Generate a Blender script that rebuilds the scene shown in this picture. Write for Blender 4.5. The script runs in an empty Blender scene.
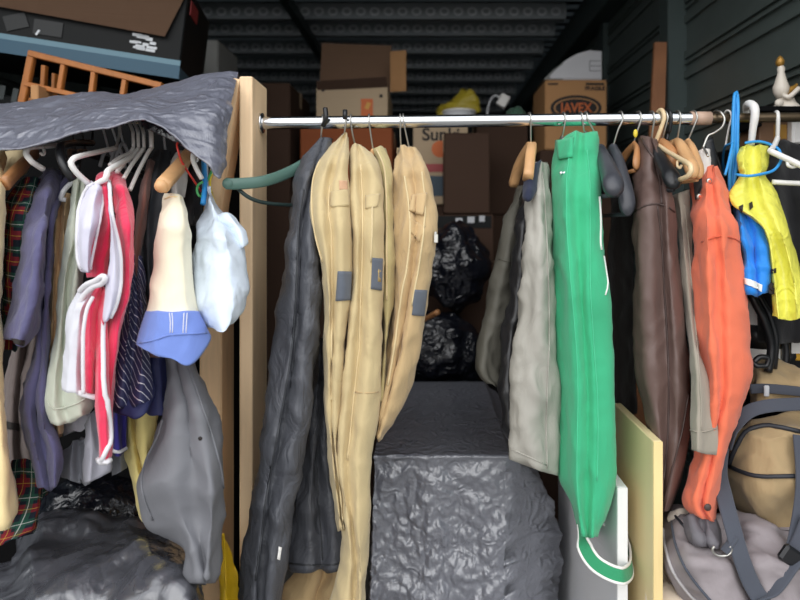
import bpy, bmesh, math, random
from mathutils import Vector, Matrix, noise
from mathutils.bvhtree import BVHTree
random.seed(7)
SC = bpy.context.scene
COL = SC.collection
F = 600.0; CX = 428.0; CY = 225.0; CZ = 1.6
CAM = Vector((0, 0, CZ))

def P(px, py, d):
    """world point at distance d along the room for a spot seen at (px, py)"""
    return Vector(((px - CX) / F * d, d, CZ + (CY - py) / F * d))

def S(s):
    return [tuple(float(v) for v in t.split(',')) for t in s.split()]

# ------------------------------------------------------------------ materials
def lin(c):
    r = []
    for v in c:
        v = v / 255.0
        r.append(v / 12.92 if v <= .04045 else ((v + .055) / 1.055) ** 2.4)
    return (r[0], r[1], r[2], 1)

class NT:
    def __init__(s, name):
        s.m = bpy.data.materials.new(name); s.m.use_nodes = True
        s.t = s.m.node_tree; s.b = s.t.nodes['Principled BSDF']
    def n(s, typ, **kw):
        nd = s.t.nodes.new(typ)
        for k, v in kw.items():
            if k in nd.inputs: nd.inputs[k].default_value = v
            else: setattr(nd, k, v)
        return nd
    def l(s, a, b): s.t.links.new(a, b)
    def set(s, k, v): s.b.inputs[k].default_value = v
    def math(s, op, a, b=None):
        nd = s.n('ShaderNodeMath', operation=op)
        for i, v in enumerate((a, b)):
            if v is None: continue
            if isinstance(v, (int, float)): nd.inputs[i].default_value = v
            else: s.l(v, nd.inputs[i])
        return nd.outputs[0]
    def mix(s, fac, a, b):
        nd = s.n('ShaderNodeMix', data_type='RGBA')
        for i, v in ((0, fac), (6, a), (7, b)):
            if isinstance(v, (int, float, tuple)): nd.inputs[i].default_value = v
            else: s.l(v, nd.inputs[i])
        return nd.outputs[2]
    def obj(s, scale=(1, 1, 1)):
        tc = s.n('ShaderNodeTexCoord'); mp = s.n('ShaderNodeMapping')
        mp.inputs['Scale'].default_value = scale
        s.l(tc.outputs['Object'], mp.inputs['Vector']); return mp.outputs[0]
    def uv(s):
        return s.n('ShaderNodeTexCoord').outputs['UV']
    def noise(s, vec, scale, detail=3, dist=0, typ='FBM', rough=.5):
        nd = s.n('ShaderNodeTexNoise', noise_type=typ); nd.inputs['Scale'].default_value = scale
        nd.inputs['Detail'].default_value = detail; nd.inputs['Distortion'].default_value = dist
        nd.inputs['Roughness'].default_value = rough
        s.l(vec, nd.inputs['Vector']); return nd.outputs[0]
    def bump(s, h, strength=.3, dist=.01, prev=None):
        nd = s.n('ShaderNodeBump'); nd.inputs['Strength'].default_value = strength
        nd.inputs['Distance'].default_value = dist; s.l(h, nd.inputs['Height'])
        if prev is not None: s.l(prev, nd.inputs['Normal'])
        return nd.outputs[0]

def shade(c, k): return tuple(list(min(1, v * k) for v in c[:3]) + [1])

def fabric(name, c, rough=.85, var=.14, weave=900, wr=.25, wscale=14, sheen=.15):
    t = NT(name); c = lin(c); o = t.obj()
    f = t.noise(o, 5, 5, .4)
    col = t.mix(f, shade(c, 1 - var * 1.2), shade(c, 1 + var))
    t.l(col, t.b.inputs['Base Color']); t.set('Roughness', rough)
    t.set('Sheen Weight', sheen); t.set('Sheen Roughness', .6); t.set('Specular IOR Level', .25)
    o2 = t.obj((1, 1, .45))
    b1 = t.bump(t.noise(o2, wscale, 4, 1.2), wr, .02)
    w = t.noise(o, weave, 1)
    t.l(t.bump(w, .12, .002, b1), t.b.inputs['Normal'])
    return t.m

def coated(name, c, rough=.45, wr=.4, wscale=22, spec=.5, var=.15):
    t = NT(name); c = lin(c); o = t.obj()
    t.l(t.mix(t.noise(o, 6, 4), shade(c, 1 - var), shade(c, 1 + var)), t.b.inputs['Base Color'])
    t.set('Specular IOR Level', spec)
    r = t.n('ShaderNodeMapRange'); t.l(t.noise(o, 9, 3), r.inputs[0])
    r.inputs[3].default_value = rough - .08; r.inputs[4].default_value = rough + .12
    t.l(r.outputs[0], t.b.inputs['Roughness'])
    o2 = t.obj((1, 1, .6))
    t.l(t.bump(t.noise(o2, wscale, 5, 1.5), wr, .012), t.b.inputs['Normal'])
    return t.m

def sheeting(name, c, rough=.3, s1=.6, sc=16, spec=.6, alpha=1, trans=0, ior=1.5, coat=0):
    """thin crumpled polythene"""
    t = NT(name); c = lin(c); o = t.obj()
    t.set('Base Color', c); t.set('Specular IOR Level', spec)
    r = t.n('ShaderNodeMapRange'); t.l(t.noise(o, 7, 3), r.inputs[0])
    r.inputs[3].default_value = rough - .1; r.inputs[4].default_value = rough + .12
    t.l(r.outputs[0], t.b.inputs['Roughness'])
    n1 = t.noise(o, sc, 3, 1.6, 'RIDGED_MULTIFRACTAL')
    n2 = t.noise(o, sc * 2.6, 2, .8)
    b = t.bump(n1, s1, .012); t.l(t.bump(n2, s1 * .6, .008, b), t.b.inputs['Normal'])
    t.set('IOR', ior); t.set('Coat Weight', coat); t.set('Coat Roughness', rough * .8)
    if trans:
        t.set('Transmission Weight', trans); t.set('IOR', 1.05)
    t.set('Alpha', alpha)
    return t.m

def wood(name, c, rough=.6, scale=(14, 14, 1.2), var=.16):
    t = NT(name); c = lin(c); o = t.obj(scale)
    n = t.noise(o, 4, 5, 1.4)
    wv = t.n('ShaderNodeTexWave', wave_type='RINGS'); wv.inputs['Scale'].default_value = .7
    wv.inputs['Distortion'].default_value = 6; t.l(o, wv.inputs['Vector'])
    f = t.math('MULTIPLY', n, wv.outputs['Fac'])
    t.l(t.mix(f, shade(c, 1.08), shade(c, 1 - var * 2)), t.b.inputs['Base Color'])
    t.set('Roughness', rough); t.l(t.bump(n, .15, .003), t.b.inputs['Normal'])
    return t.m

def paint(name, c, rough=.5, metal=0, spec=.5, var=.05, coat=0):
    t = NT(name); c = lin(c); o = t.obj()
    t.l(t.mix(t.noise(o, 12, 3), shade(c, 1 - var), shade(c, 1 + var)), t.b.inputs['Base Color'])
    t.set('Roughness', rough); t.set('Metallic', metal); t.set('Specular IOR Level', spec)
    t.set('Coat Weight', coat)
    return t.m

def cardboard(name, c):
    t = NT(name); c = lin(c); o = t.obj()
    a = t.noise(o, 3, 4); st = t.noise(t.obj((1, 1, 60)), 3, 1)
    f = t.math('ADD', t.math('MULTIPLY', a, .7), t.math('MULTIPLY', st, .3))
    t.l(t.mix(f, shade(c, .82), shade(c, 1.1)), t.b.inputs['Base Color'])
    t.set('Roughness', .85); t.set('Specular IOR Level', .2)
    t.l(t.bump(st, .1, .003), t.b.inputs['Normal'])
    return t.m

def stripe_mask(t, coord, period, off, width):
    f = t.math('FRACT', t.math('DIVIDE', t.math('ADD', coord, off + 50 * period), period))
    return t.math('LESS_THAN', f, width / period)

def plaid(name):
    t = NT(name); sx = t.n('ShaderNodeSeparateXYZ'); t.l(t.uv(), sx.inputs[0])
    u, v = sx.outputs[0], sx.outputs[1]
    col = lin((30, 36, 46))
    def add(col, coord, per, off, w, c, k):
        return t.mix(t.math('MULTIPLY', stripe_mask(t, coord, per, off, w), k), col, lin(c))
    col = add(col, u, .052, .0, .017, (130, 34, 42), .7)
    col = add(col, v, .052, .0, .018, (136, 36, 44), .65)
    col = add(col, u, .052, .024, .013, (38, 82, 66), .7)
    col = add(col, v, .052, .027, .013, (36, 78, 64), .7)
    col = add(col, v, .052, .022, .0016, (225, 225, 220), .5)
    col = add(col, u, .052, .020, .0016, (225, 225, 220), .5)
    col = add(col, v, .052, .045, .0013, (215, 190, 70), .5)
    col = add(col, u, .052, .043, .0013, (215, 190, 70), .5)
    t.l(col, t.b.inputs['Base Color']); t.set('Roughness', .9); t.set('Specular IOR Level', .2)
    t.l(t.bump(t.noise(t.obj(), 18, 4, 1), .3, .015), t.b.inputs['Normal'])
    return t.m

def pinstripe(name, c, per=.018, w=.0022, slope=.55):
    t = NT(name); sx = t.n('ShaderNodeSeparateXYZ'); t.l(t.uv(), sx.inputs[0])
    k = t.math('ADD', sx.outputs[0], t.math('MULTIPLY', sx.outputs[1], slope))
    m = stripe_mask(t, k, per, 0, w)
    t.l(t.mix(m, lin(c), lin((225, 225, 232))), t.b.inputs['Base Color'])
    t.set('Roughness', .6); t.l(t.bump(t.noise(t.obj(), 18, 4, 1), .25, .012), t.b.inputs['Normal'])
    return t.m

# ------------------------------------------------------------------ objects
def tag(o, label=None, cat=None, group=None, kind=None):
    if label: o['label'] = label
    if cat: o['category'] = cat
    if group: o['group'] = group
    if kind: o['kind'] = kind
    return o

def worldloc(o):
    v = Vector((0, 0, 0))
    while o: v = v + o.location; o = o.parent
    return v

def thing(name, label, cat, base, group=None):
    o = bpy.data.objects.new(name, None); COL.objects.link(o)
    o.empty_display_size = .05; o.location = base
    return tag(o, label, cat, group)

def obj(name, bm, mat, parent=None, smooth=True, label=None, cat=None, group=None, kind=None):
    """link a bmesh (world coordinates) as one mesh object, origin at its base"""
    bmesh.ops.recalc_face_normals(bm, faces=bm.faces)
    if parent is not None: org = worldloc(parent)
    else:
        xs = [v.co for v in bm.verts]
        org = Vector((sum(v.x for v in xs) / len(xs), sum(v.y for v in xs) / len(xs), min(v.z for v in xs)))
    for v in bm.verts: v.co -= org
    me = bpy.data.meshes.new(name); bm.to_mesh(me); bm.free()
    if smooth:
        for p in me.polygons: p.use_smooth = True
    for m in (mat if isinstance(mat, (list, tuple)) else [mat]): me.materials.append(m)
    o = bpy.data.objects.new(name, me); COL.objects.link(o)
    if parent is not None: o.parent = parent
    else: o.location = org
    return tag(o, label, cat, group, kind)

def autosmooth(o, ang=35):
    me = o.data
    bm = bmesh.new(); bm.from_mesh(me)
    for e in bm.edges:
        if len(e.link_faces) == 2 and e.calc_face_angle(0) > math.radians(ang): e.smooth = False
    bm.to_mesh(me); bm.free()
    return o

def cr1(p0, p1, p2, p3, t):
    n = len(p1); r = []
    for i in range(n):
        m1 = (p2[i] - p0[i]) * .5; m2 = (p3[i] - p1[i]) * .5
        d = p2[i] - p1[i]
        lim = abs(d) * 2.2 + 1e-9
        m1 = max(-lim, min(lim, m1)); m2 = max(-lim, min(lim, m2))
        t2 = t * t; t3 = t2 * t
        r.append((2*t3-3*t2+1)*p1[i] + (t3-2*t2+t)*m1 + (-2*t3+3*t2)*p2[i] + (t3-t2)*m2)
    return r

def resample(pts, n):
    """n+1 points evenly along a smooth curve through pts"""
    pts = [tuple(p) for p in pts]
    if len(pts) == 1: return [list(pts[0])] * (n + 1)
    fine = []
    for i in range(len(pts) - 1):
        p0 = pts[max(i - 1, 0)]; p3 = pts[min(i + 2, len(pts) - 1)]
        for k in range(12): fine.append(cr1(p0, pts[i], pts[i + 1], p3, k / 12))
    fine.append(list(pts[-1]))
    acc = [0]
    for a, b in zip(fine, fine[1:]):
        acc.append(acc[-1] + math.sqrt(sum((x - y) ** 2 for x, y in zip(a, b))) + 1e-9)
    out = []; j = 0
    for k in range(n + 1):
        s = acc[-1] * k / n
        while j < len(acc) - 2 and acc[j + 1] < s: j += 1
        f = (s - acc[j]) / (acc[j + 1] - acc[j])
        out.append([a + (b - a) * f for a, b in zip(fine[j], fine[j + 1])])
    return out

def plin(prof, y):
    if y <= prof[0][0]: return prof[0][1]
    for (a, u), (b, v) in zip(prof, prof[1:]):
        if y <= b:
            f = (y - a) / (b - a); f = f * f * (3 - 2 * f)
            return u + (v - u) * f
    return prof[-1][1]

def fold(p, fx=11, fz=2.6):
    q = Vector((p.x * fx, p.y * fx, p.z * fz))
    a = noise.noise(q)
    b = noise.noise(Vector((p.x * 26 + p.z * 8, p.y * 26, p.z * 12 - p.x * 9)) + Vector((3, 7, 1)))
    w = noise.noise(p * 5) * .06
    c = 1 - 3.2 * abs(noise.noise(Vector((p.x * 13 + w * 20, p.y * 13, p.z * 7 + p.x * 6)) + Vector((5, 1, 4))))
    d = 1 - 3.2 * abs(noise.noise(Vector((p.x * 24 - p.z * 10, p.y * 20 + w * 30, p.z * 17 + p.x * 12))))
    return .8 * a + .5 * b + .75 * max(c, -.6) + .35 * max(d, -.5)

def facet(p):
    s = 0
    for k, (f, a) in enumerate(((5, 1), (9.5, .6), (17, .25))):
        q = Vector((p.x * f + p.z * f * .4, p.y * f, p.z * f * .75 - p.x * f * .3)) + Vector((k * 3.1, 2, k))
        s += a * (1 - 2.6 * abs(noise.noise(q)))
    return s

def crumple(p, f=9, st=(1, 1, 1)):
    """piecewise flat facets with sharp creases, as in crumpled film"""
    w = Vector((noise.noise(p * 5), noise.noise(p * 5 + Vector((9, 2, 5))), noise.noise(p * 5 + Vector((1, 8, 3))))) * .035
    q = p + w; q = Vector((q.x * st[0], q.y * st[1], q.z * st[2])); h = 0
    for k, a in ((f * .45, 1.0), (f * 1.05, .62), (f * 2.3, .3)):
        r = Matrix.Rotation(k, 3, 'Y') @ q
        d = noise.voronoi(r * k + Vector((k, 2 * k, 1)), distance_metric='DISTANCE_SQUARED')[0]
        h += a * (min(d[1] - d[0], 1.4) - .45) * 1.5
    return h

def puff(bm, amp, fn):
    bm.normal_update()
    mv = [(v, v.normal.copy(), fn(v.co)) for v in bm.verts]
    for v, n, h in mv: v.co += n * (h * amp)

def shell_bm(cols, prof, T=.14, back=(.25, .75), rows=70, sub=6, amp=.004, fn=fold, closed=True, tcurve=None):
    """cols: [(dd, 'px,py px,py ..')] columns left to right; prof: front depth by height.
    closed: a full garment volume whose rear lies T behind the front."""
    C = []
    for dd, pts in cols:
        pts = S(pts) if isinstance(pts, str) else pts
        pts = [(p[0], p[1], (p[2] if len(p) > 2 else 0) * 600) for p in pts]
        C.append([(p[0], p[1], p[2] / 600 + dd) for p in resample(pts, rows)])
    bm = bmesh.new(); uvl = bm.loops.layers.uv.new('UVMap')
    rings = []
    for r in range(rows + 1):
        pts = []
        for c in C:
            px, py, dd = c[r]; pts.append(tuple(P(px, py, plin(prof, py) + dd)))
        if closed:
            a, b = C[0][r], C[-1][r]
            f = r / rows
            tk = T if tcurve is None else T * plin(tcurve, f)
            for k in (back[1], back[0]):
                px = a[0] + (b[0] - a[0]) * k; py = a[1] + (b[1] - a[1]) * k
                pts.append(tuple(P(px, py, plin(prof, py) + tk)))
        n = len(pts); ring = []
        segs = n if closed else n - 1
        for i in range(segs):
            if closed: q = [pts[(i + k) % n] for k in (-1, 0, 1, 2)]
            else: q = [pts[max(i - 1, 0)], pts[i], pts[i + 1], pts[min(i + 2, n - 1)]]
            for k in range(sub): ring.append(Vector(cr1(*q, k / sub)))
        if not closed: ring.append(Vector(pts[-1]))
        rings.append(ring)
    V = [[bm.verts.new(p) for p in ring] for ring in rings]
    m = len(V[0]); mid = rings[len(rings) // 2]
    us = [0]
    for i in range(1, m + 1): us.append(us[-1] + (mid[i % m] - mid[i - 1]).length)
    vs = [0]
    for r in range(rows): vs.append(vs[-1] + (rings[r + 1][0] - rings[r][0]).length)
    for r in range(rows):
        for i in range(m if closed else m - 1):
            j = (i + 1) % m
            f = bm.faces.new((V[r][i], V[r + 1][i], V[r + 1][j], V[r][j]))
            for lp, (a, b) in zip(f.loops, ((i, r), (i, r + 1), (i + 1, r + 1), (i + 1, r))):
                lp[uvl].uv = (us[a], -vs[b])
    if closed:
        for ring, flip in ((V[0], 0), (V[-1], 1)):
            c = Vector((0, 0, 0))
            for v in ring: c += v.co
            cv = bm.verts.new(c / m)
            for i in range(m):
                bm.faces.new((cv, ring[i], ring[(i + 1) % m]))
    bmesh.ops.recalc_face_normals(bm, faces=bm.faces)
    if amp: puff(bm, amp, fn)
    return bm

def shell(name, cols, prof, mat, parent=None, label=None, cat=None, group=None, **kw):
    return obj(name, shell_bm(cols, prof, **kw), mat, parent, label=label, cat=cat, group=group)

def sheet(name, cols, mat, parent=None, label=None, cat=None, thick=.003, rows=60, sub=10, amp=.006, fn=crumple, group=None):
    """cols of 'px,py,d' points"""
    bm = shell_bm([(0, pts) for pts in cols], [(0, 0), (1, 0)], rows=rows, sub=sub, amp=amp, fn=fn, closed=False)
    o = obj(name, bm, mat, parent, label=label, cat=cat, group=group)
    md = o.modifiers.new('thickness', 'SOLIDIFY'); md.thickness = thick; md.offset = 0
    return o

def tube_bm(pts, r, n=8, steps=None, bm=None, flat=None, taper=None, smooth=True):
    """round tube, or a flat strap when flat=(half width, half thickness, side vector)"""
    bm = bm or bmesh.new()
    pts = [Vector(p) for p in pts]
    if smooth and len(pts) > 2: pts = [Vector(p) for p in resample([tuple(p) for p in pts], steps or 6 * (len(pts) - 1))]
    rings = []; side = None
    for i, p in enumerate(pts):
        d = (pts[min(i + 1, len(pts) - 1)] - pts[max(i - 1, 0)])
        d = d.normalized() if d.length > 1e-9 else Vector((0, 0, 1))
        if flat:
            hw, ht, sv = flat; a = Vector(sv); a = (a - d * a.dot(d)).normalized(); b = d.cross(a)
            ring = [bm.verts.new(p + a * (x * hw) + b * (y * ht)) for x, y in ((-1, -.6), (-.8, -1), (.8, -1), (1, -.6), (1, .6), (.8, 1), (-.8, 1), (-1, .6))]
        else:
            if side is None:
                side = d.orthogonal().normalized()
            a = (side - d * side.dot(d)).normalized(); side = a; b = d.cross(a)
            rr = r if taper is None else r * plin(taper, i / max(1, len(pts) - 1))
            ring = [bm.verts.new(p + (a * math.cos(2 * math.pi * k / n) + b * math.sin(2 * math.pi * k / n)) * rr) for k in range(n)]
        rings.append(ring)
    for A, B in zip(rings, rings[1:]):
        m = len(A)
        for k in range(m): bm.faces.new((A[k], A[(k + 1) % m], B[(k + 1) % m], B[k]))
    bm.faces.new(rings[0][::-1]); bm.faces.new(rings[-1])
    return bm

def tube(name, pts, r, mat, parent=None, **kw):
    lab = {k: kw.pop(k) for k in ('label', 'cat', 'group') if k in kw}
    return obj(name, tube_bm(pts, r, **kw), mat, parent, **lab)

def box_bm(c, s, rot=None, bev=.003, bm=None, seg=1):
    bm = bm or bmesh.new()
    r = bmesh.ops.create_cube(bm, size=1)
    M = Matrix.Translation(Vector(c)) @ (rot.to_4x4() if rot else Matrix.Identity(4)) @ Matrix.Diagonal((*s, 1))
    bmesh.ops.transform(bm, matrix=M, verts=r['verts'])
    if bev:
        es = list({e for v in r['verts'] for e in v.link_edges})
        bmesh.ops.bevel(bm, geom=es, offset=bev, segments=seg, affect='EDGES', profile=.5)
    return bm

def bx(name, lo, hi, mat, parent=None, bev=.003, **kw):
    lo = Vector(lo); hi = Vector(hi)
    return obj(name, box_bm((lo + hi) / 2, hi - lo, bev=bev), mat, parent, smooth=False, **kw)

def ball(name, c, r, mat, parent=None, scale=(1, 1, 1), **kw):
    bm = bmesh.new(); bmesh.ops.create_uvsphere(bm, u_segments=16, v_segments=10, radius=r)
    bmesh.ops.transform(bm, matrix=Matrix.Translation(Vector(c)) @ Matrix.Diagonal((*scale, 1)), verts=bm.verts)
    return obj(name, bm, mat, parent, **kw)

def lump(name, c, rad, mat, parent=None, amp=.02, seed=0, label=None, cat=None, group=None, cr=.01, res=5, flatz=None):
    """a filled soft bag"""
    bm = bmesh.new(); bmesh.ops.create_icosphere(bm, subdivisions=res, radius=1)
    sd = Vector((seed * 3.7, seed * 1.3, seed * 2.1))
    for v in bm.verts:
        n = v.co.normalized(); k = 1 + amp * 6 * noise.noise(n * 1.6 + sd) + amp * 3 * noise.noise(n * 3.5 + sd)
        p = Vector((n.x * rad[0], n.y * rad[1], n.z * rad[2])) * k
        if flatz is not None: p.z = max(p.z, -flatz)
        v.co = p + Vector(c)
    bm.normal_update(); puff(bm, cr, lambda p: crumple(p + sd, 10))
    return obj(name, bm, mat, parent, label=label, cat=cat, group=group)

def bvh_of(o):
    org = worldloc(o); me = o.data
    return BVHTree.FromPolygons([v.co + org for v in me.vertices], [tuple(p.vertices) for p in me.polygons])

def hit(b, px, py, lift=.0015):
    d = P(px, py, 1) - CAM; dn = d.normalized()
    h = b.ray_cast(CAM, dn)
    if h[0] is None: return None
    n = h[1] if h[1].dot(dn) < 0 else -h[1]
    return h[0] + n * lift

def patch(name, o, quad, mat, n=10, thick=.0015, label=None, **kw):
    """a sewn-on piece lying on the surface of part o; quad = four (px,py) corners"""
    b = bvh_of(o); q = S(quad) if isinstance(quad, str) else quad
    bm = bmesh.new(); G = []
    for i in range(n + 1):
        row = []
        for j in range(n + 1):
            u, v = j / n, i / n
            px = (q[0][0]*(1-u)+q[1][0]*u)*(1-v) + (q[3][0]*(1-u)+q[2][0]*u)*v
            py = (q[0][1]*(1-u)+q[1][1]*u)*(1-v) + (q[3][1]*(1-u)+q[2][1]*u)*v
            h = hit(b, px, py, .0028); row.append(bm.verts.new(h) if h else None)
        G.append(row)
    for i in range(n):
        for j in range(n):
            f = (G[i][j], G[i][j+1], G[i+1][j+1], G[i+1][j])
            if all(f): bm.faces.new(f)
    for v in [v for v in bm.verts if not v.link_faces]: bm.verts.remove(v)
    r = obj(name, bm, mat, o, label=label, **kw)
    md = r.modifiers.new('thickness', 'SOLIDIFY'); md.thickness = thick; md.offset = 1
    return r

def seam(name, o, pts, r, mat, parent=None, steps=None, label=None):
    """cord or stitched seam following the surface of o along a path"""
    b = bvh_of(o); q = S(pts) if isinstance(pts, str) else pts
    L = sum(math.dist(a, c) for a, c in zip(q, q[1:]))
    w = [hit(b, p[0], p[1], r * .55) for p in resample(q, steps or max(4, int(L / 6)))]
    w = [p for p in w if p]
    if len(w) < 2: return None
    return obj(name, tube_bm(w, r, n=6, smooth=False), mat, parent or o, label=label)

def text(name, body, mat, parent, c, size, rot, depth=.001, bold=0, sx=1):
    cu = bpy.data.curves.new(name, 'FONT'); cu.body = body; cu.size = size
    cu.align_x = 'CENTER'; cu.align_y = 'CENTER'; cu.extrude = depth; cu.offset = bold
    t = bpy.data.objects.new('tmp', cu); COL.objects.link(t)
    dg = bpy.context.evaluated_depsgraph_get()
    me = bpy.data.meshes.new_from_object(t.evaluated_get(dg))
    bpy.data.objects.remove(t); bpy.data.curves.remove(cu)
    me.transform(Matrix.Translation(Vector(c) - worldloc(parent)) @ rot.to_4x4() @ Matrix.Diagonal((sx, 1, 1, 1)))
    me.materials.clear(); me.materials.append(mat)
    o = bpy.data.objects.new(name, me); COL.objects.link(o); o.parent = parent
    return o
FRONT = Matrix.Rotation(math.pi / 2, 3, 'X')      # lettering that faces the opening
# ------------------------------------------------------------------ palette
m_ceil = paint('ceiling_steel', (96, 102, 104), .4, .3, .5, .2)
m_purlin = paint('purlin_steel', (150, 156, 158), .35, .5, .5, .15)
m_wall = paint('wall_steel', (88, 98, 95), .36, .1, .5, .15)
m_beam = paint('frame_steel', (72, 84, 83), .5, .2, .4, .15)
m_back = paint('back_steel', (46, 50, 50), .55, .1)
m_floor = paint('concrete', (128, 126, 122), .9, 0, .2, .12)
m_pine = wood('pine', (248, 214, 172))
m_pine2 = wood('pine_pale', (238, 202, 158))
m_orange_wood = wood('orange_wood', (176, 108, 48), .5)
m_hwood = wood('hanger_wood', (206, 160, 112), .4, (8, 3, 8), .1)
m_hwood2 = wood('hanger_wood_dark', (176, 124, 80), .4, (8, 3, 8), .1)
m_plank = wood('plank_brown', (150, 100, 66), .6)
m_card = cardboard('cardboard', (188, 142, 98))
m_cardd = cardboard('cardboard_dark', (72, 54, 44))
m_cardl = cardboard('cardboard_pale', (186, 164, 136))
m_cardo = cardboard('cardboard_red', (150, 84, 52))
m_chrome = paint('chrome', (225, 228, 232), .16, 1, .5, .03)
m_bronze = paint('bronze_tube', (120, 104, 84), .35, .9, .5, .08)
m_wire = paint('wire', (190, 188, 182), .3, .9, .5, .05)
m_white_pl = paint('white_plastic', (232, 230, 226), .4)
m_grey_pl = paint('grey_white_plastic', (196, 198, 202), .4)
m_black_pl = paint('black_plastic', (26, 27, 30), .35)
m_dgrey_pl = paint('charcoal_plastic', (62, 64, 70), .35)
m_cream_pl = paint('cream_plastic', (226, 200, 158), .35)
m_teal_pl = paint('teal_plastic', (86, 118, 108), .35)
m_blue_pl = paint('blue_plastic', (52, 150, 220), .45)
m_red_pl = paint('red_wire', (206, 60, 50), .4)
m_green_pl = paint('green_wire', (70, 160, 90), .4)
m_yellow_pl = paint('yellow_wire', (226, 200, 60), .4)
m_black = paint('black_card', (13, 16, 17), .6, 0, .25)
m_flap = cardboard('cardboard_flap', (132, 104, 84))
m_ink = paint('ink', (34, 28, 26), .7)
m_teal = paint('teal_print', (12, 72, 96), .45)
m_teal_l = paint('pale_teal_print', (92, 130, 146), .45)
m_white_ink = paint('white_ink', (210, 214, 218), .6)
m_red_ink = paint('red_ink', (160, 52, 52), .5)
m_orange_ink = paint('orange_ink', (206, 104, 48), .6)
m_darkbag = sheeting('black_bag', (18, 20, 28), .22, .9, 18, .5, ior=1.7)
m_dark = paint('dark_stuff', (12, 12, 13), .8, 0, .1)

# ------------------------------------------------------------------ setting
XL, XR, YB, HC, YF = -2.05, 1.10, 7.3, 3.05, 1.38
def st(name, bm, mat, smooth=False): return obj(name, bm, mat, None, smooth, kind='structure')
bm = box_bm((0, -2.0, -.05), (30, 20, .1), bev=0); st('floor', bm, m_floor)

def profile_plate(prof, axis, a0, a1, thick):
    """sheet metal from a 2d zigzag profile, swept along an axis ('x' or 'y')"""
    bm = bmesh.new(); R = []
    for p, q in prof:
        ring = []
        for a in (a0, a1):
            ring.append(bm.verts.new((a, p, q) if axis == 'x' else (p, a, q)))
        R.append(ring)
    for A, B in zip(R, R[1:]): bm.faces.new((A[0], A[1], B[1], B[0]))
    g = bmesh.ops.solidify(bm, geom=bm.faces[:], thickness=thick)
    return bm
pr = []; y = YF; k = 0
while y < YB:
    pr += [(y, HC), (y + .05, HC), (y + .065, HC + .03), (y + .115, HC + .03), (y + .13, HC)]
    y += .14
pr.append((YB, HC))
st('ceiling', profile_plate(pr, 'x', XL, XR, .004), m_ceil)
t = NT('perforated_steel'); o = t.obj(); sx = t.n('ShaderNodeSeparateXYZ'); t.l(o, sx.inputs[0])
def oval(off):
    fx = t.math('SUBTRACT', t.math('FRACT', t.math('MULTIPLY', sx.outputs[0], 11.0)), .5)
    fz = t.math('DIVIDE', t.math('SUBTRACT', sx.outputs[2], .048), .05)
    return t.math('ADD', t.math('POWER', t.math('ABSOLUTE', t.math('MULTIPLY', fx, 1.5)), 2), t.math('POWER', t.math('ABSOLUTE', fz), 2))
e = oval(0)
ringm = t.math('MULTIPLY', t.math('GREATER_THAN', e, .10), t.math('LESS_THAN', e, .30))
col = t.mix(ringm, lin((170, 176, 180)), lin((250, 252, 255)))
nn = t.noise(t.obj((3, 3, 12)), 2, 4)
t.l(t.mix(t.math('MULTIPLY', nn, .6), col, lin((150, 156, 160))), t.b.inputs['Base Color'])
t.set('Metallic', .0); t.set('Roughness', .35)
t.l(t.bump(ringm, .5, .006), t.b.inputs['Normal'])
m_perf = t.m
for i, d in enumerate((2.2, 2.62, 3.05, 3.5, 3.92, 4.26, 4.70, 5.16, 5.6, 6.15, 6.66, 7.1)):
    hh = .105
    bm = box_bm(((XL + XR - .2) / 2, d, HC - hh / 2), (XR - XL - .2, .012, hh), bev=0)
    box_bm(((XL + XR - .2) / 2, d + .03, HC - hh + .006), (XR - XL - .2, .06, .012), bev=0, bm=bm)
    st('trim_%d' % (i + 1), bm, m_perf)
# side walls: sheet steel with pressed horizontal ribs, posts and the eaves beam
def ribbed(x, sgn):
    bm = box_bm((x + sgn * .02, (.95 + YB) / 2, HC / 2), (.04, YB - .95, HC), bev=0)
    z = .12
    while z < HC - .1:
        for dz, w_ in ((0, .03), (.05, .012), (.085, .03)):
            box_bm((x - sgn * .004, (.95 + YB) / 2, z + dz), (.016, YB - .95, w_), bev=0, bm=bm)
        z += .235
    return bm
st('wall_right', ribbed(XR, 1), m_wall)
st('wall_left', ribbed(XL, -1), m_wall)
st('wall_back', box_bm(((XL + XR) / 2, YB + .02, HC / 2), (XR - XL, .04, HC), bev=0), m_back)
for k, (x0, x1, d) in enumerate(((668, 701, 2.55), (603, 622, 3.65), (566, 580, 4.9))):
    a = P(x0, 0, d).x; b = P(x1, 0, d).x
    st('trim_%d' % (13 + k), box_bm(((a + b) / 2, d + .05, HC / 2), (b - a, .10, HC), bev=.004), m_beam)
st('trim_16', box_bm((XR - .06, (YF + YB) / 2, HC - .12), (.11, YB - YF, .2), bev=.004), m_beam)
st('trim_17', box_bm(((XL + XR) / 2, YF, HC - .06), (XR - XL, .06, .14), bev=.004), m_beam)
a = P(312, 0, 4.3).x
st('trim_18', box_bm((a, 4.2, HC - .13), (.05, 5.5, .07), bev=.004), m_beam)

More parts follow.
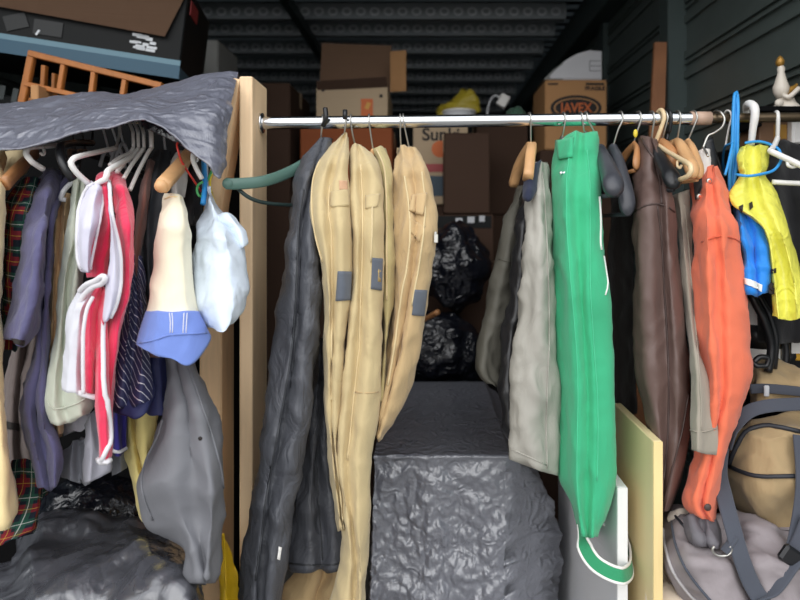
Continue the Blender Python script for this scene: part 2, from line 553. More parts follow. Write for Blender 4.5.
# ------------------------------------------------------------------ cartons at the back
def carton(label, x0, x1, d, dep, z0, z1, mat, cat='box', group=None, tape=True, rz=0):
    X0 = P(x0, 0, d).x; X1 = P(x1, 0, d).x
    w = X1 - X0
    r = thing('cardboard_box', label, cat, ((X0 + X1) / 2, d + dep / 2, z0), group)
    c = Vector(((X0 + X1) / 2, d + dep / 2, (z0 + z1) / 2))
    obj('carton_body', box_bm(c, (w, dep, z1 - z0 - .002), bev=.006), mat, r, smooth=False)
    # closed top flaps with the gap between them, and the tape over it
    bm = box_bm((c.x, d + dep * .25, z1 - .002), (w * .985, dep * .485, .006), bev=.002)
    box_bm((c.x, d + dep * .75, z1 - .002), (w * .985, dep * .485, .006), bev=.002, bm=bm)
    obj('top_flaps', bm, mat, r, smooth=False)
    if tape:
        bm = box_bm((c.x, d + dep / 2, z1 + .0015), (w + .002, .05, .002), bev=0)
        for s in (-1, 1): box_bm((c.x + s * (w / 2 + .0008), d + dep / 2, z1 - .04), (.0016, .05, .08), bev=0, bm=bm)
        obj('packing_tape', bm, m_cardl, r, smooth=False)
    return r
def zt(py, d): return CZ + (CY - py) / F * d

# open carton with raised flaps
d = 3.0; x0, x1 = P(317, 0, d).x, P(387, 0, d).x; z0, z1 = zt(127, d), zt(87, d)
r = thing('open_cardboard_box', 'open cardboard box with its lid flaps standing up and an orange sticker on the front', 'box', ((x0 + x1) / 2, d + .2, z0))
bm = bmesh.new(); w = x1 - x0
for c, s in (((x0 + w/2, d, (z0 + z1)/2), (w, .006, z1 - z0)), ((x0 + w/2, d + .4, (z0 + z1)/2), (w, .006, z1 - z0)),
             ((x0, d + .2, (z0 + z1)/2), (.006, .4, z1 - z0)), ((x1, d + .2, (z0 + z1)/2), (.006, .4, z1 - z0)),
             ((x0 + w/2, d + .2, z0 + .003), (w, .4, .006))):
    box_bm(c, s, bev=0, bm=bm)
obj('carton_body', bm, m_cardl, r, smooth=False)
obj('back_flap', box_bm((x0 + w/2 - .035, d + .42, z1 + .165), (.40, .006, .36), Matrix.Rotation(-.08, 3, 'X') @ Matrix.Rotation(.04, 3, 'Y'), bev=.002), m_flap, r, smooth=False)
obj('front_flap', box_bm((x0 + w/2, d - .015, z1 + .012), (w, .006, .05), Matrix.Rotation(.5, 3, 'X') @ Matrix.Rotation(-.06, 3, 'Y'), bev=.002), m_cardd, r, smooth=False)
bm = box_bm((x1 + .045, d + .22, z1 + .135), (.09, .006, .22), Matrix.Rotation(-.25, 3, 'Z'), bev=.002)
obj('side_flap', bm, m_card, r, smooth=False)
a = P(361, 99, d); b = P(373, 117, d)
s = obj('sticker', box_bm(((a.x + b.x)/2, d - .004, (a.z + b.z)/2), (b.x - a.x, .002, a.z - b.z), bev=0), m_orange_ink, r, smooth=False, label='orange sticker')
obj('sticker_print', box_bm(((a.x + b.x)/2 + .004, d - .0055, (a.z + b.z)/2 + .01), (.02, .001, .035), Matrix.Rotation(.4, 3, 'Y'), bev=0), paint('ochre', (214, 160, 70), .6), s, smooth=False)
bm = bmesh.new()
for q in ((323, 90), (381, 96)): box_bm(P(*q, d - .003), (.016, .002, .016), bev=0, bm=bm)
obj('staple_marks', bm, m_ink, r, smooth=False)

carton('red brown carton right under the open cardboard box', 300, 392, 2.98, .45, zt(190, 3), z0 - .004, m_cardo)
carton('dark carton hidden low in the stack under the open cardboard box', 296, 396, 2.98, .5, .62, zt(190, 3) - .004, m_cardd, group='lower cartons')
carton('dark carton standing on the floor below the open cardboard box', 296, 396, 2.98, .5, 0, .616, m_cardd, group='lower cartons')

# printed orange carton and the plain one in front of it
d = 3.0
r = carton('pale fruit carton with dark lettering and a round orange printed on it', 413, 468, d, .36, zt(205, d), zt(122, d), m_cardl)
text('printed_word', 'Sunki', m_ink, r, P(441, 135, d - .002), .088, FRONT, bold=.002)
b = bmesh.new(); bmesh.ops.create_circle(b, cap_ends=True, segments=24, radius=.042)
bmesh.ops.transform(b, matrix=Matrix.Translation(P(440, 149, d - .003)) @ FRONT.to_4x4(), verts=b.verts)
for f in list(bmesh.ops.extrude_face_region(b, geom=b.faces[:])['geom']):
    if isinstance(f, bmesh.types.BMVert): f.co.y += .002
obj('printed_orange', b, m_orange_ink, r, smooth=False)
obj('printed_band', box_bm(P(440, 168, d - .002), (.25, .003, .04), bev=0), m_red_ink, r, smooth=False)
obj('printed_foot', box_bm(P(440, 186, d - .002), (.25, .003, .10), bev=0), paint('slate_ink', (70, 84, 96), .7), r, smooth=False)
carton('plain dark brown carton standing in front of the fruit carton', 444, 490, 2.76, .21, zt(214, 2.76), zt(133, 2.76), m_cardd)
r = carton('dark carton with a strip of pale shipping stickers, under the plain dark brown carton', 410, 494, 2.755, .215, zt(262, 2.76), zt(214, 2.76) - .004, m_cardd)
bm = bmesh.new(); box_bm(P(452, 222, 2.753), (.36, .003, .055), bev=0, bm=bm); obj('label_strip', bm, m_black, r, smooth=False)
for px, w, c in ((459, .03, m_grey_pl), (471, .032, m_grey_pl), (482, .025, m_grey_pl)):
    obj('sticker', box_bm(P(px, 221 - (px - 459) * .1, 2.75), (w, .002, .028), bev=0), c, r, smooth=False)
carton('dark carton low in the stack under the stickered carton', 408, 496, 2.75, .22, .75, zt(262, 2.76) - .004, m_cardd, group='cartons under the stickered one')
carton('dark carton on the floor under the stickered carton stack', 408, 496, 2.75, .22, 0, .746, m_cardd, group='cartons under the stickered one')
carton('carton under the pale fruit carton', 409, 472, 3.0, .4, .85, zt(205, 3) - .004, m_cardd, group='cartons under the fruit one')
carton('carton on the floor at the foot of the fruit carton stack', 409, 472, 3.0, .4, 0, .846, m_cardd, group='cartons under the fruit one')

# yellow bag and pale tub on the fruit carton
d = 3.12
r = thing('plastic_tub', 'pale grey tub with a lid on top of the fruit carton', 'tub', P(459, 121.6, d))
bm = bmesh.new(); bmesh.ops.create_cone(bm, cap_ends=True, segments=24, radius1=.075, radius2=.085, depth=.045)
bmesh.ops.transform(bm, matrix=Matrix.Translation(P(459, 117, d)), verts=bm.verts); obj('tub_body', bm, m_grey_pl, r)
bm = bmesh.new(); bmesh.ops.create_cone(bm, cap_ends=True, segments=24, radius1=.09, radius2=.087, depth=.01)
bmesh.ops.transform(bm, matrix=Matrix.Translation(P(459, 112, d)), verts=bm.verts); obj('lid', bm, m_white_pl, r)
m_mustard = sheeting('mustard_bag', (176, 158, 50), .4, .7, 16, .4)
shell('carrier_bag', [(.05, '434,112 440,104 452,98 461,86 466,87'), (0, '436,115 444,108 456,104 466,92 470,88'), (0, '437,118 448,113 462,110 474,100 474,90'), (.04, '439,121 452,119 470,117 484,112 478,93')],
      [(80, 3.24), (121, 3.22)], m_mustard, label='crumpled mustard yellow carrier bag behind the pale tub', cat='bag', T=.18, rows=24, amp=.02, fn=crumple)

# bleach carton with its printed oval
d = 3.0
zb = zt(150, d)
r = carton('tan bleach carton printed with a dark oval and JAVEX', 545, 607, d, .34, zb, zt(80, d), m_card, tape=False)
def disc(rx, rz, c, th=.0015, n=40):
    b = bmesh.new(); bmesh.ops.create_circle(b, cap_ends=True, segments=n, radius=1)
    bmesh.ops.transform(b, matrix=Matrix.Translation(Vector(c)) @ FRONT.to_4x4() @ Matrix.Diagonal((rx, rz, 1, 1)), verts=b.verts)
    g = bmesh.ops.extrude_face_region(b, geom=b.faces[:])
    for v in g['geom']:
        if isinstance(v, bmesh.types.BMVert): v.co.y -= th
    return b
c = P(576, 108, d)
e = obj('printed_oval', disc(.128, .064, c), m_ink, r, smooth=False)
obj('oval_line', disc(.112, .05, c - Vector((0, .0016, 0)), .0008), m_card, e, smooth=False)
obj('oval_centre', disc(.104, .044, c - Vector((0, .0025, 0)), .0008), m_ink, e, smooth=False)
text('printed_word', 'JAVEX', m_orange_ink, r, c - Vector((0, .0045, .002)), .068, FRONT, bold=.0012, sx=.84)
text('printed_word', 'FRAGILE', m_ink, r, P(595, 88.5, d - .002), .027, FRONT, bold=.001)
obj('printed_line', box_bm(P(595, 84, d - .002), (.09, .003, .011), bev=0), m_ink, r, smooth=False)
obj('printed_line', box_bm(P(553, 84, d - .002), (.05, .003, .008), bev=0), m_ink, r, smooth=False)
carton('carton in the middle of the stack under the bleach carton', 540, 612, 2.98, .4, .95, zb - .004, m_cardd, group='cartons under the bleach one')
carton('carton on the floor under the bleach carton stack', 540, 612, 2.98, .4, 0, .946, m_cardd, group='cartons under the bleach one')
# grey appliance on it
d = 3.02; prof = [P(549, 79.5, d), P(602, 79.5, d), P(602, 51, d), P(590, 50, d), P(578, 53, d), P(566, 60, d), P(556, 68, d), P(549, 75, d)]
def prism(poly, dep, bev=.006):
    bm = bmesh.new(); vs = [bm.verts.new(p) for p in poly]; f = bm.faces.new(vs)
    g = bmesh.ops.extrude_face_region(bm, geom=[f])
    for v in g['geom']:
        if isinstance(v, bmesh.types.BMVert): v.co.y += dep
    bmesh.ops.recalc_face_normals(bm, faces=bm.faces)
    if bev: bmesh.ops.bevel(bm, geom=[e for e in bm.edges if abs((e.verts[0].co - e.verts[1].co).y) < 1e-5], offset=bev, segments=2, affect='EDGES')
    return bm
r = thing('appliance', 'white plastic appliance with a sloping back on top of the bleach carton', 'appliance', P(576, 79.5, d + .14))
obj('casing', prism(prof, .26), paint('grey_casing', (206, 206, 210), .5), r, smooth=False)
p = P(595, 66, d)
bm = box_bm((p.x, d - .001, p.z), (.055, .004, .002), bev=0)
for q, s in (((p.x - .027, d - .001, p.z + .0), (.002, .004, .05)), ((p.x, d - .001, p.z + .025), (.055, .004, .002)), ((p.x, d - .001, p.z - .025), (.055, .004, .002))): box_bm(q, s, bev=0, bm=bm)
obj('panel_line', bm, m_dgrey_pl, r, smooth=False)
pr2 = [P(543.5, 79.5, d + .004), P(563, 79.5, d + .004), P(563, 62.5, d + .004), P(553, 70, d + .004)]
obj('side_panel', prism(pr2, .2, 0), paint('casing_side', (128, 130, 128), .6), r, smooth=False)

# lamp-like white box on a bent wire, and a green bundle beside it
d = 3.3
r = thing('work_light', 'small white work light on a bent wire neck behind the rail', 'lamp', P(487, 121, d))
tube('wire_neck', [P(487, 121, d), P(487.5, 112, d), P(490, 101, d), P(495, 95.5, d), P(500, 98, d)], .006, m_grey_pl, r)
obj('lamp_head', box_bm(P(503, 101, d), (.055, .05, .07), Matrix.Rotation(.5, 3, 'Y'), bev=.008, seg=2), m_white_pl, r, smooth=False)
obj('foot', box_bm(P(487, 121.5, d), (.09, .09, .012), bev=.003), m_grey_pl, r, smooth=False)
carton('carton between the fruit carton and the bleach carton, under the work light', 476, 528, 3.2, .4, zt(215, 3.2), zt(123, 3.2), m_cardd)
carton('carton in the stack under the work light carton', 476, 527, 3.2, .42, .8, zt(215, 3.2) - .004, m_cardd, group='cartons under the work light')
carton('carton on the floor in the stack under the work light', 476, 527, 3.2, .42, 0, .796, m_cardd, group='cartons under the work light')
lump('folded_cloth', P(516, 115, 3.3), (.055, .08, .055), fabric('green_cloth', (74, 110, 92)), amp=.03, seed=4, label='dull green bundled cloth left of the bleach carton', cat='cloth', flatz=.04)

# wooden plank leaning on the right wall
d = 2.38
bm = bmesh.new()
a0, a1, b0, b1 = P(655, 42, d + .15), P(667, 42, d + .15), P(640, 330, d - .05), P(662, 330, d - .05)
for k in range(1): pass
vs = [bm.verts.new(q) for q in (a0, a1, b1, b0)]; vs2 = [bm.verts.new(q + Vector((0, .02, 0))) for q in (a0, a1, b1, b0)]
dirv = (b0 - a0); s_ = (0 - b0.z) / dirv.z
for L_ in (vs, vs2):
    L_[2].co += dirv * s_; L_[3].co += dirv * s_; 
for L_ in (vs, vs2):
    L_[2].co.z = 0; L_[3].co.z = 0
bm.faces.new(vs); bm.faces.new(vs2[::-1])
for i in range(4): bm.faces.new((vs[i], vs[(i+1)%4], vs2[(i+1)%4], vs2[i]))
obj('wooden_plank', bm, m_plank, smooth=False, label='brown wooden plank standing between the two steel posts', cat='plank')

# black refuse sacks in the middle, behind the hanging clothes
lump('refuse_sack', P(456, 268, 2.57), (.155, .15, .19), m_darkbag, amp=.03, seed=2, label='black refuse sack with white glints, upper one behind the far right tan bag', cat='bag', cr=.014)
lump('refuse_sack', P(440, 349, 2.55), (.20, .15, .17), m_darkbag, amp=.03, seed=5, label='shiny black refuse sack heaped just behind the plastic covered crate', cat='bag', cr=.014)
bx('storage_box', (-.18, 2.4, 0), (.32, 2.73, zt(389, 2.56)), m_dark, label='dark box behind the wrapped crate carrying the refuse sacks', cat='box', bev=.008)
tube('wooden_stick', [P(404, 329, 2.42), P(425, 319, 2.33), P(438, 312, 2.26)], .010, m_hwood2, label='short wooden stick poking out behind the far right tan bag', cat='stick', taper=[(0, .8), (1, 1.1)])

# ------------------------------------------------------------------ left back: teal carton, lattice
O = P(178, 79, 2.1); L = P(-10, 51, 2.0)
u = (L - O).normalized(); w = Vector((0, 0, 1)); w = (w - u * w.dot(u)).normalized()
if w.z < 0: w = -w
v = u.cross(w); v = v if v.y > 0 else -v
R3 = Matrix((u, v, w)).transposed()
def loc(a, b, c): return O + u * a + v * b + w * c
r = thing('large_carton', 'long black carton with a teal stripe and white print, tilted atop the left pile', 'box', O)
obj('carton_body', box_bm(loc(.48, .19, .165), (.96, .38, .33), R3, bev=.004), m_black, r, smooth=False)
obj('teal_band', box_bm(loc(.479, -.001, .024), (.962, .004, .048), R3, bev=0), m_teal, r, smooth=False)
obj('pale_band', box_bm(loc(.479, -.0015, .055), (.962, .004, .018), R3, bev=0), m_teal_l, r, smooth=False)
obj('teal_edge', box_bm(loc(-.001, .19, .02), (.004, .38, .04), R3, bev=0), paint('dull_teal', (60, 92, 110), .5), r, smooth=False)
obj('red_patch', box_bm(loc(-.002, .10, .27), (.003, .11, .05), R3, bev=0), m_red_ink, r, smooth=False)
bm = bmesh.new(); random.seed(3)
for k in range(16):
    box_bm(loc(.075 + .085 * random.random(), -.003, .082 + .05 * random.random()), (.012 + .022 * random.random(), .002, .006 + .006 * random.random()), R3, bev=0, bm=bm)
obj('white_print', bm, m_white_ink, r, smooth=False)
bm = bmesh.new()
for a, c, l_, ang in ((.61, .115, .03, .9), (.595, .095, .03, -.3), (.64, .095, .02, .3), (.66, .11, .018, 1.2), (.675, .108, .018, .2), (.46, .085, .02, 1.1)):
    box_bm(loc(a, -.003, c), (l_, .002, .007), R3 @ Matrix.Rotation(ang, 3, 'Y'), bev=0, bm=bm)
obj('white_marks', bm, m_white_ink, r, smooth=False)
bm = bmesh.new()
box_bm(loc(.43, -.003, .105), (.09, .002, .05), R3, bev=0, bm=bm); box_bm(loc(.53, -.003, .11), (.07, .002, .05), R3 @ Matrix.Rotation(.4, 3, 'Y'), bev=0, bm=bm)
obj('grey_picture', bm, paint('print_grey', (34, 36, 37), .6), r, smooth=False)
f0, f1, f2, f3 = loc(.95, -.02, .155), loc(.055, -.02, .135), loc(-.03, -.01, .40), loc(.95, -.0, .42)
bm = bmesh.new(); vs = [bm.verts.new(q) for q in (f0, f1, f2, f3)]; fc = bm.faces.new(vs)
bmesh.ops.solidify(bm, geom=[fc], thickness=.006)
obj('hanging_flap', bm, m_flap, r, smooth=False, label='plain brown inside of the open flap')

# orange wooden lattice leaning below it
d = 1.93
r = thing('wooden_lattice', 'orange wooden lattice frame leaning under the teal striped carton', 'rack', P(95, 108, d))
def bar(name, a, b, w_, mat, parent, dep=.02):
    a, b = Vector(a), Vector(b); dr = (b - a).normalized()
    return obj(name, tube_bm([a, b], 0, flat=(w_ / 2, dep / 2, dr.cross(Vector((0, 1, 0)))), smooth=False), mat, parent, smooth=False)
bar('top_rail', P(30, 53.5, d), P(162, 86, d), .02, m_orange_wood, r)
bar('lower_rail', P(26, 84, d - .0), P(162, 115, d), .016, m_orange_wood, r)
for a, b, w_ in (((33, 52), (22, 106), .024), ((65, 61), (60, 92), .016), ((95, 69), (91, 102), .016), ((126, 77), (121, 108), .016), ((158, 84), (152, 116), .022)):
    bar('slat', P(*a, d + .004), P(*b, d + .004), w_, m_orange_wood, r)
bar('rear_slat', P(45, 66, d + .12), P(43, 98, d + .12), .016, m_orange_wood, r)
bar('rear_slat', P(55, 74, d + .12), P(54, 98, d + .12), .012, m_orange_wood, r)
bar('rear_rail', P(20, 100, d + .12), P(150, 113, d + .12), .02, m_orange_wood, r)
bx('wooden_block', P(30, 100, 1.88), P(54, 90.5, 1.96), m_card, label='small tan cardboard scrap in front of the lattice', cat='box')
zs = zt(118, 1.93)
for k, (a, b) in enumerate(((0, .66), (.664, 1.32), (1.324, zs))):
    bx('storage_box', (-1.93, 1.88, a), (-.72, 2.5, b), m_dark, label=('dark storage box on the floor, lowest of the left pile', 'dark storage box in the middle of the left pile', 'dark storage box topmost of the left pile, under the lattice')[k], cat='box', bev=.01)
r = thing('storage_box', 'dark box with grey printed marks behind the wooden lattice', 'box', (-1.3, 2.3, zs + .002))
obj('box_body', box_bm((-1.28, 2.30, zs + .062), (1.1, .3, .12), bev=.006), m_black, r, smooth=False)
bm = bmesh.new()
for a in (-10, 2, 15): box_bm(P(a, 92 + random.random() * 4, 2.148), (.02, .003, .05), Matrix.Rotation(.2, 3, 'Y'), bev=0, bm=bm)
obj('grey_print', bm, paint('print_grey2', (74, 80, 80), .7), r, smooth=False)
r = carton('pale narrow carton edge standing behind the black teal striped carton', 203, 218, 2.9, .3, zt(80, 2.9), zt(40, 2.9), paint('pale_carton', (150, 150, 146), .7), tape=False)
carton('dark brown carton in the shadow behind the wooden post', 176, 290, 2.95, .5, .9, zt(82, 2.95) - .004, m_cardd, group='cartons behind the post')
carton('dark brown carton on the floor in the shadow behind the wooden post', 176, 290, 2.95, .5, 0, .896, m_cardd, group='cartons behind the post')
# ------------------------------------------------------------------ timber and rails
RODD = 1.5
def rod_z(px): return CZ + (CY - (123.2 - (px - 260) * .011)) / F * RODD
r = thing('wooden_post', 'squared pale pine post holding the left end of the steel rail', 'post', (P(245, 0, 1.43).x, 1.495, 0))
a, b = P(239, 0, 1.43).x, P(252.5, 0, 1.43).x
obj('post_body', box_bm(((a + b) / 2, 1.495, zt(76, 1.43) / 2), (b - a, .13, zt(76, 1.43)), bev=.004, seg=2), m_pine, r, smooth=False)
zr = rod_z(262)
bm = bmesh.new(); bmesh.ops.create_cone(bm, cap_ends=True, segments=24, radius1=.025, radius2=.025, depth=.006)
bmesh.ops.transform(bm, matrix=Matrix.Translation((b + .003, RODD, zr)) @ Matrix.Rotation(math.pi / 2, 4, 'Y'), verts=bm.verts)
obj('rail_socket', bm, m_chrome, r)
bm = tube_bm([P(238, 82, 1.475), P(217, 205, 1.475), P(204, 318, 1.475)], 0, flat=(.021, .04, (1, 0, 0)), smooth=False)
obj('wooden_brace', bm, m_pine2, smooth=False, label='slanting pine brace behind the white plastic bag, beside the squared post', cat='brace')
xa, xb = P(199, 0, 1.52).x, P(221.5, 0, 1.52).x
obj('wooden_post', box_bm(((xa + xb) / 2, 1.57, zt(300, 1.55) / 2), (xb - xa, .1, zt(300, 1.55)), bev=.004), m_pine2, smooth=False, label='lower pine post below the slanting brace, left of the squared post', cat='post')

r = thing('clothes_rail', 'shiny steel clothes rail running from the pine post to the right wall', 'rail', (0.3, RODD, rod_z(500)))
pA = Vector((b + .004, RODD, zr)); pB = Vector((P(702, 0, RODD).x, RODD, rod_z(702))); pC = Vector((XR - .03, RODD, rod_z(865)))
obj('outer_tube', tube_bm([pA, pB], .0158, n=24, smooth=False), m_chrome, r)
obj('inner_tube', tube_bm([pB, pC], .0118, n=20, smooth=False), m_bronze, r, label='thinner brownish end tube')
obj('tape', tube_bm([pB + Vector((-.03, 0, 0)), pB + Vector((.02, 0, 0))], .0168, n=20, smooth=False), paint('tape', (190, 160, 140), .5), r)
for t_ in r.children:
    if t_.name.startswith(('outer', 'inner')): autosmooth(t_, 50)
rx = P(238, 0, 1.45).x
zl = CZ + (CY - 119) / F * 1.45
r = tube('clothes_rail', [(-1.35, 1.45, zl), (rx - .02, 1.45, zl)], .014, m_chrome, n=16, smooth=False, label='hidden steel rail under the grey plastic cover on the left', cat='rail')

# ------------------------------------------------------------------ hangers
HN = [0]
def hook_pts(px, neck, zfun=rod_z, yd=RODD, R=.0188):
    X = P(px, 0, yd).x; z = zfun(px); N = P(*neck, yd)
    pts = []
    for k in range(8):
        a = math.radians(-35 + k * 225 / 7)
        pts.append(Vector((X + .004 * (k / 7 - .5), yd + R * math.cos(a), z + R * math.sin(a))))
    # a runs from behind, over the top, to the front
    pts.append(Vector(((X + N.x) / 2, yd - R * .6, z - R * 1.6)))
    pts.append(N)
    return pts
def hanger(label, px, neck, mh, mb, front=None, r=.0022, rb=.006, flat=None, group=None, zfun=rod_z, yd=RODD, name='coat_hanger', bar=None, taper=None):
    N = P(*neck, yd)
    root = thing(name, label, 'hanger', N, group)
    obj('hook', tube_bm(hook_pts(px, neck, zfun, yd, .0163 + r), r, n=8), mh, root)
    fr = [P(*f) for f in front] if front else [N + Vector((0, -.02, -.02)), N + Vector((0, -.035, -.05))]
    bk = [Vector((p.x + (N.x - p.x) * .0, 2 * yd - p.y, p.z)) for p in fr][::-1]
    pts = bk + [N + Vector((0, 0, -.004))] + fr
    obj('shoulder_bar', tube_bm(pts, rb, n=10, flat=flat, taper=taper), mb, root)
    if bar:
        obj('trouser_bar', tube_bm([bk[0], Vector((N.x, yd, fr[-1].z - .02)), fr[-1]], r * 1.2, n=8), mb, root)
    return root
HG = 'hangers inside the clothes on the steel rail'
hanger('thin hook of the hanger carrying the long black garment bag', 323, (321, 140), m_wire, m_wire)
tube('hanger_clip', [P(325, 108, 1.47), P(326, 118, 1.468), P(323, 126, 1.478)], .006, m_black_pl, label='small black clip on the rail above the long black garment bag', cat='clip')
hanger('wire hanger hook above the leftmost tan canvas bag', 346, (344, 134), m_wire, m_wire)
tube('hanger_clip', [P(345, 110, 1.468), P(345, 119, 1.466)], .006, m_black_pl, label='small black clip on the rail above the leftmost tan canvas bag', cat='clip')
hanger('wire hanger hook above the second tan canvas bag', 351, (355, 145), m_wire, m_wire)
hanger('hanger with wire hook and wooden neck above the narrow tan bag', 369, (373, 149), m_wire, m_hwood, rb=.006)
hanger('left one of two wire hooks on the far right tan canvas bag', 400, (401, 147), m_wire, m_wire)
hanger('right one of two wire hooks on the far right tan canvas bag', 403, (409, 147), m_wire, m_wire)
hanger('wooden hanger at the top of the grey jackets left of the green garment bag', 529, (531, 146), m_wire, m_hwood, front=[(530, 158, 1.42), (528, 178, 1.38)], rb=.012, flat=(.012, .014, (1, 0, 0)))
hanger('left wire hook above the green garment bag', 563, (562, 137), m_wire, m_wire)
hanger('right wire hook above the green garment bag', 580, (586, 132), m_wire, m_wire)

def wide_hanger(label, px, neck, mb, front, w=.014, h=.022, mh=None):
    N = P(*neck, RODD)
    root = thing('coat_hanger', label, 'hanger', N)
    obj('hook', tube_bm(hook_pts(px, neck), .0024, n=8), mh or m_wire, root)
    fr = [P(*f) for f in front]; bk = [Vector((p.x, 2 * RODD - p.y, p.z)) for p in fr][::-1]
    for nm, pts in (('shoulder', [N + Vector((0, .004, -.006))] + fr), ('shoulder', [N + Vector((0, -.004, -.006))] + bk[::-1])):
        pts = resample([tuple(p) for p in pts], 14)
        bm = bmesh.new(); rings = []
        for i, p in enumerate(pts):
            f = i / 14; rr = (.55 + .45 * f) * (1 if f < .9 else (1 - ((f - .9) / .1) ** 2 * .55))
            rings.append([bm.verts.new(Vector(p) + Vector((math.cos(a) * w * rr, 0, math.sin(a) * h * rr * (.8 if math.sin(a) > 0 else 1)))) for a in [k * math.pi / 8 for k in range(16)]])
        for A, B in zip(rings, rings[1:]):
            for k in range(16): bm.faces.new((A[k], A[(k+1) % 16], B[(k+1) % 16], B[k]))
        bm.faces.new(rings[0]); bm.faces.new(rings[-1])
        obj(nm, bm, mb, root)
    a, b = fr[-1], bk[0]
    obj('trouser_bar', tube_bm([a + Vector((0, .01, -.012)), b + Vector((0, -.01, -.012))], .005, n=8, smooth=False), mb, root)
    return root
wide_hanger('charcoal plastic suit hanger right beside the green garment bag', 585, (600, 147), m_dgrey_pl, [(604, 158, 1.44), (612, 180, 1.33), (614, 189, 1.29)], .026, .030)
wide_hanger('charcoal plastic suit hanger second to the right of the green garment bag', 620, (613, 147), m_dgrey_pl, [(618, 160, 1.45), (626, 195, 1.37), (628, 209, 1.35)], .021, .034)
wide_hanger('brown wooden hanger inside the collar of the brown leather coat', 638, (634, 142), m_hwood2, [(637, 150, 1.46), (636, 165, 1.42)], .010, .02)
ball('size_marker', P(635.5, 133.5, 1.488), .007, m_yellow_pl, scale=(.8, .6, 1.5), label='small yellow size marker on a hanger hook above the brown leather coat', cat='marker')
wide_hanger('black plastic suit hanger over the right shoulder of the brown leather coat', 651, (651, 145), m_black_pl, [(656, 152, 1.44), (670, 175, 1.34), (675, 184, 1.31)], .022, .024)
wide_hanger('wooden hanger left one of two above the orange jacket', 677, (677, 140), m_hwood, [(681, 146, 1.44), (690, 164, 1.37), (694, 172, 1.34)], .018, .026)
wide_hanger('wooden hanger right one of two above the orange jacket', 693, (688, 140), m_hwood, [(692, 148, 1.45), (698, 166, 1.39), (699, 174, 1.37)], .014, .022)
wide_hanger('wooden hanger leaning behind the cream plastic hanger', 664, (662, 140), m_hwood2, [(667, 147, 1.46), (675, 160, 1.42)], .018, .024)
r = thing('coat_hanger', 'cream plastic hanger with a curled end in front of the black suit hanger', 'hanger', P(655, 145, RODD))
hk = hook_pts(660, (655, 144), R=.022)
obj('hook', tube_bm(hk, .0052, n=10), m_cream_pl, r)
obj('shoulder_bar', tube_bm([P(640, 140, 1.66), P(655, 144, 1.5), P(668, 152, 1.4), P(682, 160, 1.31), P(690, 165, 1.27), P(691.5, 170, 1.262), P(688, 176, 1.27), P(680, 179.5, 1.3)], .0055, n=10), m_cream_pl, r)
obj('loop', tube_bm([P(677.5, 161, 1.325), P(677.5, 166, 1.32), P(680, 168, 1.318), P(681.5, 165, 1.318)], .003, n=8), m_cream_pl, r)
tube('coat_hanger', hook_pts(667, (668, 132), R=.021) + [P(667, 140, 1.5)], .0045, m_black_pl, label='black plastic hanger hook right of the cream hanger', cat='hanger')
r = thing('coat_hanger', 'wire hanger with a very large round hook right of the wooden hangers', 'hanger', P(704, 148, 1.49))
obj('hook', tube_bm([P(713, 113.5, 1.54), P(716, 111, 1.5), P(721, 112.5, 1.478), P(724.5, 119, 1.472), P(722, 127, 1.475), P(714, 133, 1.485), P(708, 136, 1.49), P(703, 148, 1.49)], .003, n=8), m_wire, r)
obj('shoulder_bar', tube_bm([P(700, 155, 1.58), P(703, 148, 1.49), P(708, 156, 1.4)], .003, n=8), m_wire, r)

# teal plastic hanger lying across from the black bag to the post
r = thing('coat_hanger', 'grey green plastic hanger sticking out left of the long black garment bag', 'hanger', P(290, 170, 1.5))
obj('shoulder_bar', tube_bm([P(226, 183.5, 1.30), P(235, 184, 1.305), P(262, 181.5, 1.34), P(285, 174, 1.40), P(305, 163, 1.46), P(318, 150, 1.5)], .0, n=10, flat=(.0125, .007, (0, 0, 1))), m_teal_pl, r)
ball('rounded_tip', P(228, 183.5, 1.30), .0125, m_teal_pl, r, scale=(1.0, .7, 1.0))
obj('trouser_bar', tube_bm([P(238, 189, 1.32), P(250, 198, 1.33), P(266, 203, 1.36), P(290, 205, 1.42), P(308, 204, 1.46)], .0045, n=8), paint('dark_teal', (44, 60, 58), .4), r)

# ------------------------------------------------------------------ black garment bags
m_bagblk = coated('black_nylon', (76, 78, 84), .46, .8, 20, .5)
m_piping = coated('black_piping', (50, 52, 56), .5, .1)
prof = [(135, 1.47), (180, 1.36), (260, 1.29), (420, 1.25), (620, 1.24)]
o = shell('garment_bag', [(.05, '318,141 307,156 298,180 290,230 282,280 272,350 262,430 252,500 244,560 238,640'),
  (.0, '321,139 313,158 304,190 297,230 294,290 288,360 276,430 264,500 256,570 250,640'),
  (.018, '324,139 318,158 309,190 302,230 299,290 294,360 283,430 270,500 262,570 257,640'),
  (-.004, '327,139 323,160 314,195 310,235 309,290 304,360 296,430 281,500 272,570 267,640'),
  (.04, '331,140 327,165 322,200 320,240 320,285 316,350 306,430 291,522 283,575 276,640')],
  prof, m_bagblk, label='long black nylon garment bag, leftmost on the steel rail', cat='garment bag', T=.16, rows=140, amp=.008)
seam('zip_seam', o, '304,190 298,230 296,290 290,360 278,430 265,505 256,580', .0022, m_piping)
patch('reflective_tab', o, '278.5,546 281.5,547 279.5,560 276.5,559', m_white_pl, n=3)
o = shell('garment_bag', [(.03, '318,340 314,370 309,405 302,450 294,500 289,540 290,567'),
  (-.012, '321,340 319,370 315,410 312,460 309,510 308,545 308,569'),
  (.012, '323,340 322,380 320,420 317,462 319,510 322,545 322,569'),
  (-.008, '326,340 326,380 325,420 326,462 331,510 334,545 335,568'),
  (.03, '328,340 328,380 327,430 331,470 339,500 347,540 349,563')],
  [(330, 1.44), (450, 1.40), (570, 1.38)], m_bagblk, label='shorter black nylon garment bag behind the long black one', cat='garment bag', T=.10, rows=90, amp=.009)
